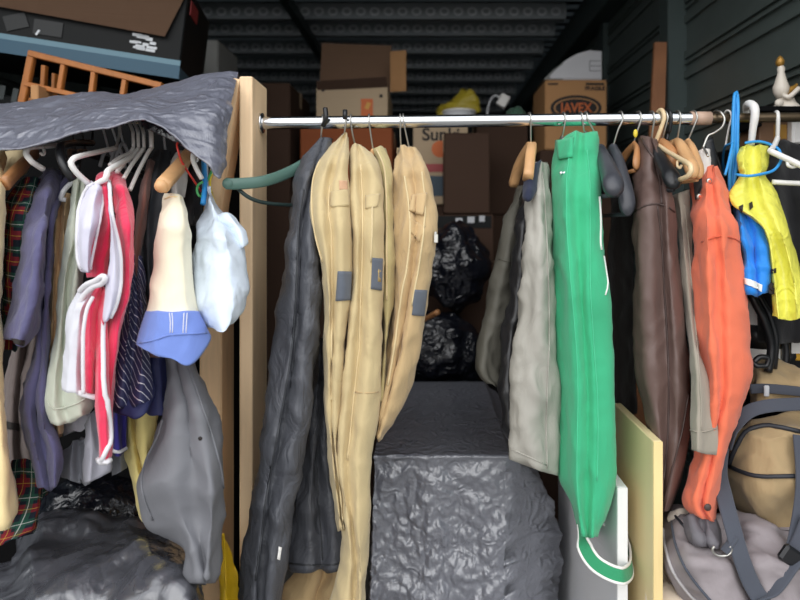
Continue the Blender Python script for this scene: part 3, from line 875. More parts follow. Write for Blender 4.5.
seam('hem_seam', o, '290,563 308,565 323,565 336,564 347,560', .002, m_piping)
seam('front_seam', o, '322,380 318,440 317,470 320,520 323,560', .0018, m_piping)

# ------------------------------------------------------------------ tan canvas garments
m_tan = fabric('tan_canvas', (200, 180, 136), .85, .10, 1100, .3, 20)
m_tan2 = fabric('tan_canvas_olive', (184, 170, 122), .85, .10, 1100, .3, 20)
m_tan3 = fabric('tan_canvas_brown', (196, 168, 124), .85, .12, 1100, .35, 20)
m_patch = fabric('grey_patch', (96, 102, 112), .8, .08, 1200, .1)
m_tanpipe = fabric('tan_binding', (214, 194, 150), .85, .05)
m_stain = fabric('rust_stain', (206, 164, 130), .85, .1)
prof = [(130, 1.47), (165, 1.34), (230, 1.27), (480, 1.27), (620, 1.29)]
t1 = shell('canvas_garment_bag', [(.05, '342,136 326,152 314,175 311,205 315,235 321,258 325,300 324,350 325,400 327,440 333,490 339,530'),
  (-.005, '344,133 330,155 322,180 320,205 322,235 326,262 329,300 329,340 329,400 331,440 336,490 341,530'),
  (.012, '346,132 338,157 330,185 329,212 332,240 332.5,265 332.5,300 331,340 331,400 333,440 338,490 342,530'),
  (-.008, '347,133 343,160 338,190 339,220 342,245 342,270 340.5,305 338,350 335,400 335,440 340,490 344,530'),
  (.03, '348,138 348,170 348.5,205 351,235 351.5,270 348,310 345,340 341,400 338,440 342,490 346,530')],
  prof, m_tan, label='leftmost tan canvas garment bag with a grey patch', cat='garment bag', T=.11, rows=100, amp=.0045)
patch('grey_patch', t1, '338.5,271 351,271.5 350,300 336.5,301', m_patch)
seam('binding', t1, '330,186 329,212 332,240 332.5,265 332.5,300 331,340 331,400', .0022, m_tanpipe)
seam('binding', t1, '323,155 314,177 312,205 316,236 323,262', .0022, m_tanpipe)
patch('pocket_flap', t1, '331,192 348,189 349,206 331,207', m_tan, n=8, thick=.004)
patch('rust_stain', t1, '339,181 346.5,181 347,190 339,190', m_stain, n=8, thick=.0008)
t2 = shell('canvas_garment_bag', [(.04, '353,146 350,160 349,180 350,205 354,235 354.5,262 352,300 347,340 342,400 336,460 341,520 342,560 332,600 320,650'),
  (-.002, '355,144 354,165 354,190 355,215 357,240 357,265 355,300 350,340 345,400 340,460 347,520 350,560 346,600 340,650'),
  (.014, '357,144 361,165 362,190 363,215 363,240 362.5,265 361,300 360,340 354,400 348,460 352,520 356,560 354,600 352,650'),
  (-.010, '359,145 370,163 374,182 373,202 372,235 371.5,262 370,300 371,340 365,400 358,460 358,520 360,560 360,600 360,650'),
  (.03, '361,146 376,160 383,178 382,200 381.5,230 382,262 382,300 381,340 378,400 371,460 369,520 367,560 365,600 365,650')],
  [(135, 1.47), (170, 1.35), (235, 1.28), (480, 1.26), (650, 1.26)], m_tan, label='second tan canvas garment bag from the left, longest, with a grey patch', cat='garment bag', T=.11, rows=120, amp=.0045)
patch('grey_patch', t2, '372,257.5 382,258.5 381,290.5 370.5,289', m_patch)
bm_ = patch('lettering', t2, '377,269 380.3,269 380,282 377,281.5', paint('gold_print', (176, 150, 96), .7), n=3, thick=.0018)
seam('binding', t2, '361,165 362,190 363,215 363,240 362.5,265 361,300 360,340 354,400 348,460', .0022, m_tanpipe)
seam('binding', t2, '372.5,207 372,235 371,262', .0022, m_tanpipe)
patch('pocket_flap', t2, '366,196 380,194 377,207 366,209', m_tan, n=6, thick=.004)
seam('cross_stitch', t2, '355,392 366,393 378,392', .0014, m_tan3)
o = shell('flared_hem', [(.03, '296,568 290,575 284,590 281,620'), (0, '316,568 312,580 306,600 300,640'), (.025, '326,566 323,580 316,600 312,640'), (0, '341,560 338,580 330,600 326,640'), (.03, '352,560 352,580 346,600 342,640')],
  [(560, 1.46), (640, 1.42)], m_tan3, t2, T=.06, rows=30, amp=.006)
t3 = shell('canvas_garment_bag', [(.03, '374,150 381,175 383,220 383.5,260 383.5,300 382.5,345 379,400'),
  (0, '377,148 385,170 387,220 387,260 387,300 385,345 381,400'),
  (.008, '381,147 390,172 391,220 392,260 391.5,300 387,345 383,400'),
  (.03, '386,149 393,178 393.5,225 394.5,260 394,290 389,335 384,400')],
  [(140, 1.47), (190, 1.36), (260, 1.32), (400, 1.31)], m_tan2, label='narrow olive tan canvas garment bag, third from the left', cat='garment bag', T=.13, rows=70, amp=.004)
seam('binding', t3, '377,150 385,172 387,220 387,260 387,300', .002, m_tanpipe)
t4 = shell('canvas_garment_bag', [(.07, '398,149 393,175 393,206 394.5,240 395,284 390,324 386,350 381,385 377,430'),
  (.035, '400,147 398,175 399,206 401,240 400,284 395,324 391,350 385,385 377.3,432'),
  (-.004, '402,146 404.5,176 409,208 409.5,240 407,268 402,292 396.5,334 388,385 377.6,434'),
  (.012, '408,146 414,176 416,208 416,240 412,276 407,310 401,345 391,390 378,436'),
  (-.012, '413,147 422,170 425,210 423,235 418,270 412,310 405,350 394,392 378.4,438'),
  (.03, '417,149 427,172 434,197 437,228 433,260 425,306 418,350 405,400 379,440')],
  [(140, 1.47), (175, 1.36), (240, 1.29), (440, 1.31)], m_tan3, label='far right tan canvas garment bag with a zip pull and a grey patch', cat='garment bag', T=.14, rows=100, amp=.005)
patch('grey_patch', t4, '415,289.5 426.5,290 423.5,316 411.5,315', m_patch)
seam('binding', t4, '404.5,176 409,208 410,240 407,268 402,292 396.5,334 388,385', .0022, m_tanpipe)
seam('binding', t4, '422,172 425,205 423,235 418,270 412,305', .002, m_tanpipe)
patch('pocket_flap', t4, '411,196 426,194 424,216 409,212', m_tan3, n=8, thick=.005)
patch('pocket_flap', t4, '409,218 424,226 420,242 410,232', m_tan3, n=8, thick=.005)
h = P(435.5, 233, 1.30)
bm = box_bm(h, (.006, .004, .006), bev=.001); box_bm(h + Vector((.001, -.001, -.012)), (.0095, .003, .019), bev=.001, bm=bm)
obj('zip_pull', bm, m_wire, t4, smooth=False, label='metal zip pull')

# ------------------------------------------------------------------ plastic wrapped crate
m_film = sheeting('grey_black_film', (118, 120, 129), .3, .7, 20, .5, ior=1.95, coat=.35)
X0, X1, Y0, Y1, Z1 = P(373, 0, 1.6).x, P(511, 0, 1.6).x, 1.6, 2.37, zt(456, 1.6)
r = thing('wrapped_crate', 'tall crate wrapped in crumpled shiny black plastic in the middle', 'crate', ((X0 + X1) / 2, 1.98, 0))
N = 150
def crate_bm():
    bm = bmesh.new()
    per = [(X0, Y1), (X0, Y0), (X1, Y0), (X1, Y1)]
    nseg = (46, 120, 46, 24); ring0 = []
    for k in range(4):
        a, b = per[k], per[(k + 1) % 4]
        for i in range(nseg[k]):
            f = i / nseg[k]; ring0.append((a[0] + (b[0] - a[0]) * f, a[1] + (b[1] - a[1]) * f, k, f))
    rows = 150; V = []
    for j in range(rows + 1):
        z = Z1 * (1 - j / rows); t = 1 - z / Z1; row = []
        for x, y, k, f in ring0:
            # drape: flares right corner, a loose fold down the right front edge
            px = x; py = y
            w_ = 1 if k == 2 else max(0, (f - .975) / .025) if k == 1 else max(0, 1 - f * 3) if k == 3 else 0
            px += w_ * .165 * (1 - math.exp(-t / .12)) * (1 + .12 * math.sin(f * 9 + t * 6))
            if k in (1, 2): py += .14 * w_ * (1 - math.exp(-t / .12)) * ((1 - f) if k == 2 else 1)
            if k == 2: py -= .02 * math.sin(f * 12 + 3 * t) * min(1, 4 * t)
            if k == 1: py -= .05 * t * min(1, 3 * t) + .008 * math.sin(f * 14 + 2) * min(1, 5 * t)
            if k == 0 or (k == 1 and f < .02): px -= .03 * t
            row.append(bm.verts.new((px, py, z)))
        V.append(row)
    m = len(ring0)
    for j in range(rows):
        for i in range(m):
            bm.faces.new((V[j][i], V[j + 1][i], V[j + 1][(i + 1) % m], V[j][(i + 1) % m]))
    # top, gently sagging
    nx, ny = 120, 46; T_ = {}
    for a in range(nx + 1):
        for b in range(ny + 1):
            if a in (0, nx) or b in (0, ny):
                continue
            x = X0 + (X1 - X0) * a / nx; y = Y0 + (Y1 - Y0) * b / ny
            T_[a, b] = bm.verts.new((x, y, Z1 + .0))
    def tv(a, b):
        if (a, b) in T_: return T_[a, b]
        if b == 0: return V[0][46 + a] if a < nx else V[0][166]
        if a == 0: return V[0][(46 - b) % m]
        if a == nx: return V[0][166 + b] if b < 46 else V[0][212]
        return V[0][212 + round((nx - a) * 24 / nx)] if 212 + round((nx - a) * 24 / nx) < m else V[0][0]
    for a in range(nx):
        for b in range(ny):
            q = [tv(a, b), tv(a + 1, b), tv(a + 1, b + 1), tv(a, b + 1)]
            u = []
            for v in q:
                if v not in u: u.append(v)
            if len(u) > 2:
                try: bm.faces.new(u)
                except ValueError: pass
    bmesh.ops.recalc_face_normals(bm, faces=bm.faces); bm.normal_update()
    mv = []
    for v in bm.verts:
        p = v.co; top = p.z > Z1 - .012
        if p.z < .02: continue
        e = min(abs(p.x - X0), abs(p.x - X1), abs(p.y - Y0))
        amp = .0016 if top else .0125 * min(1, .45 + (Z1 - p.z) * 3)
        mv.append((v, v.normal.copy() * (crumple(p, 22) + .5 * crumple(p, 9)) * amp))
    for v, dlt in mv: v.co += dlt
    return bm
obj('plastic_sheet', crate_bm(), m_film, r)
obj('crate_body', box_bm(((X0 + X1) / 2, (Y0 + Y1) / 2, Z1 / 2 - .02), (X1 - X0 - .05, Y1 - Y0 - .05, Z1 - .06), bev=.01), m_dark, r, smooth=False)

# ------------------------------------------------------------------ grey jackets and green bag
m_greyj = coated('grey_jacket', (164, 161, 152), .6, .45, 15, .3)
m_dgreyj = coated('dark_grey_jacket', (86, 84, 76), .65, .35, 15, .3)
m_blackl = coated('black_leather', (34, 34, 36), .36, .4, 18, .5)
m_navyl = fabric('navy_lining', (34, 40, 62), .8)
o = shell('jacket', [(.03, '519,188 508,210 497,260 485,310 476,345 476,368 486,380'),
  (0, '523,186 513,215 504,265 494,315 484,355 482,372 491,383'), (.012, '526,186 517,225 509,275 500,325 491,360 489,376 496,386'),
  (.04, '529,188 522,230 514,290 507,335 502,370 500,384')],
  [(180, 1.56), (240, 1.47), (390, 1.42)], m_dgreyj, label='dark grey jacket with its sleeve hanging left of the black leather jacket', cat='jacket', T=.10, rows=70, amp=.007)
seam('sleeve_seam', o, '499,259 506,261 512,262', .0018, m_dgreyj)
o = shell('jacket', [(.03, '525,182 517,230 510,290 502,340 499,390 505,430 514,452'), (0, '530,180 523,230 518,290 511,340 507,390 511,430 517,456'),
  (.02, '534,180 529,235 525,290 519,340 514,390 516,430 520,458'), (.04, '538,182 534,240 531,300 527,350 521,400 521,440 524,459')],
  [(175, 1.50), (240, 1.42), (460, 1.36)], m_blackl, label='black leather jacket between the two grey jackets', cat='jacket', T=.05, rows=80, amp=.009)
o = shell('jacket', [(.03, '534,164 529,185 527,220 524,260 519,310 515,355 511,400 510,430 510.5,456'),
  (0, '538,162 535,190 534,225 533,265 530,310 526,355 521,400 520,430 521,460'),
  (-.01, '541,162 540,190 541,225 541,265 539,310 537,355 534,400 533,432 534,466'),
  (.012, '544,162 545,190 546.5,225 548,265 549,310 549,355 547,400 546,435 547,472'),
  (.04, '547,164 551,190 552,225 553,265 555,310 557,355 560,400 560,440 557,474')],
  [(160, 1.46), (200, 1.39), (260, 1.34), (480, 1.32)], m_greyj, label='light grey jacket whose sleeve hangs against the green garment bag', cat='jacket', T=.13, rows=90, amp=.008)
seam('sleeve_seam', o, '542,172 544.5,200 546.5,240 548.5,290 549,340 547,400 546.5,435 547,468', .0018, m_greyj)
seam('cuff_stitch', o, '511,449 521,453 534,459 546,465', .0016, m_greyj)
shell('shirt', [(.02, '530,168 526,178 523,196'), (0, '535,164 531,178 529,200'), (.02, '541,160 538,172 536,190')], [(150, 1.43), (200, 1.36)], m_navyl, label='dark navy collar showing at the neck of the light grey jacket', cat='shirt', T=.04, rows=20, amp=.004)

m_green = fabric('green_cotton', (58, 176, 126), .8, .06, 1000, .22, 14)
m_greend = fabric('green_binding', (70, 190, 140), .8, .04)
g = shell('garment_bag', [(.10, '556,141 551,175 551.5,210 553,260 553.5,300 555,360 559,410 557,450 559,480 572,503 578,531'),
  (.055, '561,139 557,175 557,210 559,260 561,300 563,360 566,410 565,450 567,485 575,510 580,533'),
  (-.004, '575,130 566,180 566,220 569.5,270 572,300 576,350 577.5,390 577,430 576.5,480 579,512 583,535'),
  (.012, '581,132 577,185 578,225 580,270 582,300 585,350 587.5,390 587.5,430 587,480 586.5,512 588,537'),
  (-.006, '586,133 590,185 590,225 590,270 591,300 594,350 597,390 598,430 597,480 594,512 593,537'),
  (.03, '597,132 600,170 601,200 602,235 606,270 609.5,300 612,350 614.5,390 616,430 615,480 607,515 597,536')],
  [(125, 1.47), (150, 1.42), (200, 1.34), (300, 1.30), (540, 1.28)], m_green, label='bright green garment bag with a snap button and a white zip', cat='garment bag', T=.18, rows=110, amp=.0035)
seam('front_seam', g, '572,140 566.5,180 566.5,220 570,270 572.5,300 576.5,350 578,390 577.5,430 577,480 580,515', .0016, m_greend)
seam('front_seam', g, '587,150 590,185 590,225 590,270 591,300 594,350 597,390 598,430 597,480', .0016, m_greend)
seam('white_zip', g, '599,197 600.3,220 600,242 601,250', .0026, m_white_pl, label='white zip')
seam('white_zip', g, '603.5,256 607,272 607.5,285 605,295', .002, m_white_pl, label='white zip')
bb = bvh_of(g); q = hit(bb, 563.5, 173.5, .002)
for s in (-.0035, .004): ball('snap_button', q + Vector((s, 0, 0)), .0042, m_chrome, g, scale=(1, .6, 1))
patch('neck_flap', g, '557,142 574,138 572,158 560,160', m_green, n=6, thick=.003)
m_strap_g = fabric('green_strap', (46, 140, 96), .8, .05)
path = [P(581, 524, 1.33), P(584, 545, 1.31), P(593, 561, 1.295), P(607, 571, 1.285), P(622, 576, 1.28), P(631, 569, 1.33), P(630, 553, 1.38), P(624, 537, 1.42), P(606, 520, 1.44), P(595, 510, 1.40)]
r = obj('bag_strap', tube_bm(path, 0, flat=(.0145, .0016, (0, .45, 1)), steps=60), m_strap_g, g, label='green strap with white edges')
PP = resample([tuple(p) for p in path], 60)
for s in (-1, 1):
    ed = []
    for i, p in enumerate(PP):
        d_ = (Vector(PP[min(i + 1, 60)]) - Vector(PP[max(i - 1, 0)])).normalized(); a = Vector((0, .45, 1)); a = (a - d_ * a.dot(d_)).normalized()
        ed.append(Vector(p) + a * (s * .0145))
    obj('white_edge', tube_bm(ed, .0032, n=8, smooth=False), m_white_pl, r)
# ------------------------------------------------------------------ right of the green bag
m_brown = coated('brown_leather', (98, 78, 72), .45, .3, 12, .45, .12)
m_brownseam = coated('brown_leather_seam', (70, 54, 50), .5, .1)
m_darkcoat = fabric('dark_brown_coat', (42, 36, 34), .8)
m_blackcoat = fabric('black_coat', (26, 26, 29), .85)
m_khaki = fabric('khaki_twill', (156, 148, 134), .85, .08, 1100)
m_coral = fabric('coral_canvas', (228, 115, 82), .8, .07, 1000, .3, 13)
m_coralseam = fabric('coral_seam', (214, 94, 62), .8)
shell('coat', [(.05, '612,185 609,240 608,300 608,340 609,380 610,412'), (0, '620,185 616,240 616,300 616,340 617,380 618,413'), (.02, '627,185 626,240 626,300 626,340 627,380 628,413'), (.05, '632,185 633,240 633,300 634,340 635,380 636,412')],
  [(150, 1.58), (220, 1.58), (480, 1.58)], m_darkcoat, label='very dark brown coat in the shadow between the green bag and the leather coat', cat='coat', T=.14, rows=50, amp=.006)
b_ = shell('leather_coat', [(.06, '641,137 636,160 634,190 633.5,230 634,280 634,330 636,375 645,412 653,450 656,480 658,508'),
  (.012, '645,137 643,160 642,190 640,230 641,280 642,330 644,375 651,412 656,450 658,480 660,510'),
  (-.004, '648,137 651,162 652,190 652,230 653,280 654,330 656,375 659,412 661,450 662,480 662,512'),
  (.012, '651,138 657,165 661,190 662,230 664,280 666,330 668,380 668,430 664,475 662,512'),
  (-.006, '653,140 661,166 666,190 668,230 671,280 675,330 679,380 679,430 673,475 665,511'),
  (.05, '655,142 666,170 672,192 676,230 680,280 685,330 691,380 692,408 682,470 668,509')],
  [(130, 1.46), (165, 1.40), (210, 1.33), (520, 1.29)], m_brown, label='long dark brown leather coat with a seamed yoke', cat='coat', T=.18, rows=100, amp=.005)
seam('yoke_seam', b_, '635,212 645,206 656,204 666,206 674,212', .0022, m_brownseam)
seam('sleeve_seam', b_, '657,206 661,240 664,285 667,330 669,380 668,430 663,480', .002, m_brownseam)
seam('collar_edge', b_, '642,139 648,150 655,163 660,185 661,204', .003, m_brownseam)
seam('front_edge', b_, '688,395 682,430 672,470 664,505', .002, m_brownseam)
bb = bvh_of(b_); q = hit(bb, 660, 506, .002)
if q: ball('button', q, .009, m_brownseam, b_, scale=(1, .5, 1))
k_ = shell('trousers', [(.03, '674,196 678,240 682,280 686,320 691,360 692,400 691,450'),
  (0, '679,194 683,240 687,280 691,320 696,360 698,400 697,452'), (.015, '684,192 688,240 691,280 695,320 699,360 705,395 706,454'),
  (.03, '689,190 692,240 694,280 697,320 702,360 711,395 717,428 716,454')],
  [(185, 1.42), (300, 1.34), (380, 1.25), (460, 1.215)], m_khaki, label='grey khaki trousers with a turned up cuff, between leather coat and orange jacket', cat='trousers', T=.04, rows=70, amp=.004)
seam('cuff_edge', k_, '691,430 698,432 706,431 716,428', .002, m_khaki)
seam('side_seam', k_, '684,205 688,240 691,280 694.5,320 698,360 701,400 701,430', .0016, m_khaki)
o = shell('jacket', [(.06, '700,170 692,185 692,225 694,288 696,340 701,380 702,415 694,460 683,497 692,512'),
  (.02, '704,168 699,190 699,225 701,288 704,340 709,380 709,415 701,460 688,500 696,515'),
  (-.008, '708,167 706,190 707,225 709,288 711,340 715,380 714,415 706,460 695,500 702,518'),
  (.006, '712,167 713,190 715,225 719,288 721,340 723,380 719,415 711,460 702,500 708,520'),
  (-.008, '714,168 718,190 723,225 729,288 732,340 733,380 726,415 716,460 707,503 712,521'),
  (.035, '716,169 727,195 736,228 745,285 749,340 752,372 741,408 723,467 715,506 714,520')],
  [(160, 1.46), (190, 1.38), (230, 1.30), (400, 1.26), (520, 1.25)], m_coral, label='bright orange canvas jacket with snap buttons', cat='jacket', T=.15, tcurve=[(0, 1), (.5, .9), (1, .3)], rows=100, amp=.006)
seam('shoulder_seam', o, '702,242 712,238 722,236 733,238 740,242', .002, m_coralseam)
bb = bvh_of(o)
for q in ((708.5, 182), (700, 197), (707, 507)):
    h = hit(bb, *q, .002)
    if h:
        r_ = ball('snap_button', h, .0075, m_wire if q[1] < 400 else m_brownseam, o, scale=(1, .5, 1))
        if q[1] < 400: ball('snap_centre', h + Vector((0, -.003, 0)), .004, m_coral, r_, scale=(1, .6, 1))
patch('collar_lining', o, '694,178 703,170 703,188 697,201', m_blackcoat, n=6, thick=.002)
shell('shirt', [(.02, '697,152 695,165 694,180'), (0, '703,149 703,165 702,178'), (.01, '709,150 710,163 710,174')], [(140, 1.47), (180, 1.43)], fabric('white_cotton', (222, 216, 210), .8), label='white collar sticking up behind the orange jacket', cat='shirt', T=.05, rows=20, amp=.003)
# the shirt tail under the leather coat
shell('cloth', [(.02, '671,512 668,519 672,527'), (0, '681,509 682,518 686,526'), (.02, '690,510 694,517 697,523')], [(500, 1.33), (530, 1.31)], fabric('pale_cotton', (216, 206, 192), .85), label='pale cloth corner between leather coat hem and orange cuff', cat='cloth', T=.03, rows=16, amp=.003)

# ------------------------------------------------------------------ boards
def board(label, name, quad_px, d0, d1, zt_, xth, mat, edge):
    pass
def board2(name, label, pxa, pxb, ytop, dfront, dback, mat, medge, ybackpx=None):
    """upright board seen along its length: near edge between pxa and pxb at dfront"""
    xa, xb = P(pxa, 0, dfront).x, P(pxb, 0, dfront).x; z = zt(ytop, dfront)
    r = thing(name, label, 'board', ((xa + xb) / 2, (dfront + dback) / 2, 0))
    obj('panel', box_bm(((xa + xb) / 2, (dfront + dback) / 2, z / 2), (xb - xa, dback - dfront, z), bev=.002), mat, r, smooth=False)
    obj('edge_band', box_bm(((xa + xb) / 2, dfront - .0012, z / 2), (xb - xa - .001, .003, z - .002), bev=0), medge, r, smooth=False, label='paler front edge')
    return r
m_wboard = paint('white_melamine', (226, 226, 228), .4, 0, .4, .03)
m_tboard = wood('maple_board', (226, 206, 158), .5, (3, 3, .5), .06)
board2('white_board', 'white melamine board standing on edge under the green garment bag', 617, 627.5, 487, 1.33, 1.93, m_wboard, paint('white_edge', (242, 242, 242), .4))
xa = P(656, 0, 1.36).x
board2('wooden_board', 'pale yellow wooden board standing on edge right of the white board', 653, 662.5, 441, 1.26, 1.53, m_tboard, wood('maple_edge', (236, 210, 150), .5, (20, 20, 2), .08))

# ------------------------------------------------------------------ far right: rope, bags, luggage
r = thing('cord', 'bright blue cord tied in a long narrow loop over the right end of the rail', 'cord', P(733, 190, 1.46))
obj('cord_loop', tube_bm([P(732, 206, 1.47), P(729.5, 180, 1.47), P(732, 150, 1.468), P(733, 120, 1.466), P(734.5, 95, 1.48), P(737, 93, 1.49), P(738, 110, 1.468), P(737.5, 130, 1.466), P(737, 160, 1.47), P(733, 190, 1.47)], .0042, n=8), m_blue_pl, r)
obj('cord_loop', tube_bm([P(730, 205, 1.475), P(733, 165, 1.475), P(735, 125, 1.468), P(736.5, 98, 1.482)], .0042, n=8), m_blue_pl, r)
r = thing('coat_hanger', 'thin blue hanger on a white hook, just left of the blue cord', 'hanger', P(726, 146, 1.5))
obj('hook', tube_bm(hook_pts(727, (725.5, 146)), .0024, n=8), m_white_pl, r)
obj('shoulder_bar', tube_bm([P(724, 176, 1.62), P(723, 158, 1.56), P(725.5, 146, 1.5), P(732, 143, 1.45), P(729, 160, 1.42), P(725, 175, 1.40)], .003, n=8), m_blue_pl, r)
r = thing('coat_hanger', 'thin charcoal hanger draped with a black strap behind the blue hanger', 'hanger', P(710, 140, 1.52))
obj('shoulder_bar', tube_bm([P(708, 138, 1.50), P(712, 160, 1.5), P(717, 185, 1.5), P(722, 215, 1.5)], 0, n=8, flat=(.012, .003, (1, 0, 0))), m_black_pl, r)
obj('shoulder_bar', tube_bm([P(709, 137, 1.51), P(716, 155, 1.52), P(722, 175, 1.52), P(727, 200, 1.52)], .004, n=8), m_black_pl, r)

r = thing('coat_hanger', 'thick white plastic hanger with blue lower wire holding the yellow bag', 'hanger', P(750, 145, 1.48))
obj('hook', tube_bm([P(747, 118, 1.535), P(746, 108, 1.52), P(749, 104, 1.49), P(754, 107, 1.468), P(755, 115, 1.462), P(753, 128, 1.468), P(751, 145, 1.48)], .0095, n=12, taper=[(0, .8), (.4, 1.1), (1, .85)]), m_white_pl, r)
obj('wire_bar', tube_bm([P(736, 174.5, 1.40), P(748, 176, 1.385), P(762, 174, 1.39), P(774, 170, 1.40), P(781, 160, 1.42), P(779, 150, 1.44), P(770, 144.5, 1.46), P(758, 141.5, 1.46), P(745, 143, 1.46)], .0034, n=8), m_blue_pl, r)
m_yellow = sheeting('yellow_polythene', (226, 222, 92), .38, .6, 20, .5)
yb = shell('carrier_bag', [(.03, '740,146 735,156 736,168 737.5,175 731,187 728,196 731,206 741,214 753,222 764,235 767,265 770,290 770,317'),
  (-.0, '747,143 744,156 745,168 745,176 743,190 744,204 752,214 762,225 770,240 773,268 776,292 778,320'),
  (.02, '753,146 753,158 754,168 752,176 754,190 757,205 765,222 773,240 780,258 785,288 788,322'),
  (-.006, '760,143 762,156 762,168 759,176 764,190 770,205 778,222 784,240 789,260 795,288 797,321'),
  (.03, '768,146 771,157 770,167 767,175 775,186 781,200 788,220 794,240 801,262 808,290 808,315')],
  [(140, 1.44), (176, 1.40), (240, 1.30), (330, 1.27)], m_yellow, label='bright yellow plastic carrier bag tied at the neck on a white hanger', cat='bag', T=.11, rows=90, amp=.005, fn=crumple)
for t_, q, s in (('S', (774, 289), .03), ('l', (767, 284), .025)):
    h = hit(bvh_of(yb), *q, .0035)
    if h: text('printed_letter', t_, m_ink, yb, h, s, FRONT, .001, .002)
for q in ('769,270 775,268 775,273 770,274', '739,207 743,205 743,211 740,212', '748,204 751,202 752,208 749,211'):
    patch('printed_mark', yb, q, m_ink, n=4, thick=.0006)
m_blueb = fabric('blue_nylon', (30, 132, 222), .5, .08, 900, .5, 18)
bl = shell('rain_jacket', [(.03, '734,208 737,235 742,265 746,291'), (-.005, '739,207 743,235 748,262 751,293'), (.015, '744,208 750,232 755,258 757,294'), (-.0, '748,212 757,228 762,255 761,292'), (.03, '752,216 764,232 768,262 765,288')],
  [(200, 1.38), (250, 1.32), (300, 1.30)], m_blueb, label='bright blue nylon bundle with a white reflective stripe beside the yellow bag', cat='jacket', T=.10, rows=50, amp=.009)
patch('reflective_stripe', bl, '744.5,277.5 762.5,285 762,292 745.5,284', paint('reflective', (226, 226, 222), .5), n=10)

# cables and a white bottle-like canister in the gap
for k, (pts, lab) in enumerate((([(746, 288, 1.44), (754, 300, 1.42), (764, 320, 1.42), (771, 345, 1.43), (768, 372, 1.43)], 'thick black cable curving down in front of the white canister'),
    ([(756, 292, 1.45), (768, 312, 1.44), (776, 340, 1.44), (774, 368, 1.45)], 'black cable bending down right behind the thicker one'),
    ([(770, 320, 1.5), (780, 330, 1.5), (786, 350, 1.5), (784, 372, 1.5)], 'black cable furthest right, under the yellow bag'))):
    tube('cable', [P(*q) for q in pts], (.0095, .0075, .009)[k], m_black_pl, label=lab, cat='cable', n=10)
tube('cable', [P(754, 362, 1.40), P(760, 357, 1.4), P(768, 358, 1.4), P(766, 366, 1.4), P(757, 366, 1.4), P(753, 361, 1.405)], .006, m_black_pl, label='small black cable loop lying on the upper tan bag', cat='cable', n=10)
r = thing('canister', 'white round canister behind the black cables right of the orange jacket', 'canister', P(757, 372, 1.56))
bm = tube_bm([P(757, 376, 1.56), P(758, 300, 1.56)], .058, n=28, smooth=False); o_ = obj('canister_body', bm, m_white_pl, r); autosmooth(o_, 40)
obj('canister_cap', tube_bm([P(758, 300, 1.56), P(758, 289, 1.56)], .04, n=24, smooth=False), m_white_pl, r, smooth=False)
obj('dark_label', tube_bm([P(757.3, 345, 1.56), P(757.3, 322, 1.56)], .0592, n=28, smooth=False), m_black_pl, r)
lump('dark_pouch', P(781, 352, 1.62), (.09, .07, .085), coated('black_pouch', (24, 26, 30), .5), amp=.03, seed=3, label='black soft pouch under the yellow bag', cat='bag', cr=.006, res=4)
r = thing('cardboard_box', 'small yellow carton with a white label at the right edge under the yellow bag', 'box', P(797, 356, 1.55))
obj('carton_body', box_bm(P(800, 336, 1.6), (.085, .10, .11), bev=.003), paint('yellow_card', (214, 164, 52), .6), r, smooth=False)
obj('label', box_bm(P(801, 336, 1.548), (.05, .003, .09), bev=0), m_white_pl, r, smooth=False)

# dark clothes on a white hanger at the right edge
r = thing('coat_hanger', 'white plastic hanger with two bars at the right edge, in front of black clothes', 'hanger', P(777, 138, 1.5))
obj('hook', tube_bm([P(775, 116, 1.53), P(776.5, 112, 1.515), P(778, 116, 1.49), P(777.5, 138, 1.5)], .005, n=8), m_white_pl, r)
obj('shoulder_bar', tube_bm([P(770, 151, 1.42), P(783, 157, 1.40), P(796, 163, 1.38), P(812, 171, 1.36)], .0072, n=10), m_white_pl, r)
obj('notch', tube_bm([P(787, 160, 1.395), P(788, 165, 1.39), P(792, 167, 1.39), P(797, 166, 1.385)], .004, n=8), m_white_pl, r)
obj('trouser_bar', tube_bm([P(772, 182, 1.42), P(790, 183, 1.41), P(815, 184, 1.40)], .0062, n=8), m_white_pl, r)
obj('neck', tube_bm([P(777.5, 138, 1.5), P(774, 146, 1.46), P(770, 151, 1.42)], .0066, n=8), m_white_pl, r)
shell('jacket', [(.05, '764,146 760,180 758,230 758,290 760,340'), (0, '776,142 774,180 774,230 774,290 776,342'), (.02, '790,142 790,180 792,230 792,290 792,342'), (.0, '804,146 806,180 808,230 808,290 808,340'), (.05, '818,150 822,180 824,230 824,290 824,340')],
  [(140, 1.52), (200, 1.47), (340, 1.46)], m_blackcoat, label='black jacket hanging behind the yellow bag at the right edge', cat='jacket', T=.08, rows=50, amp=.006)

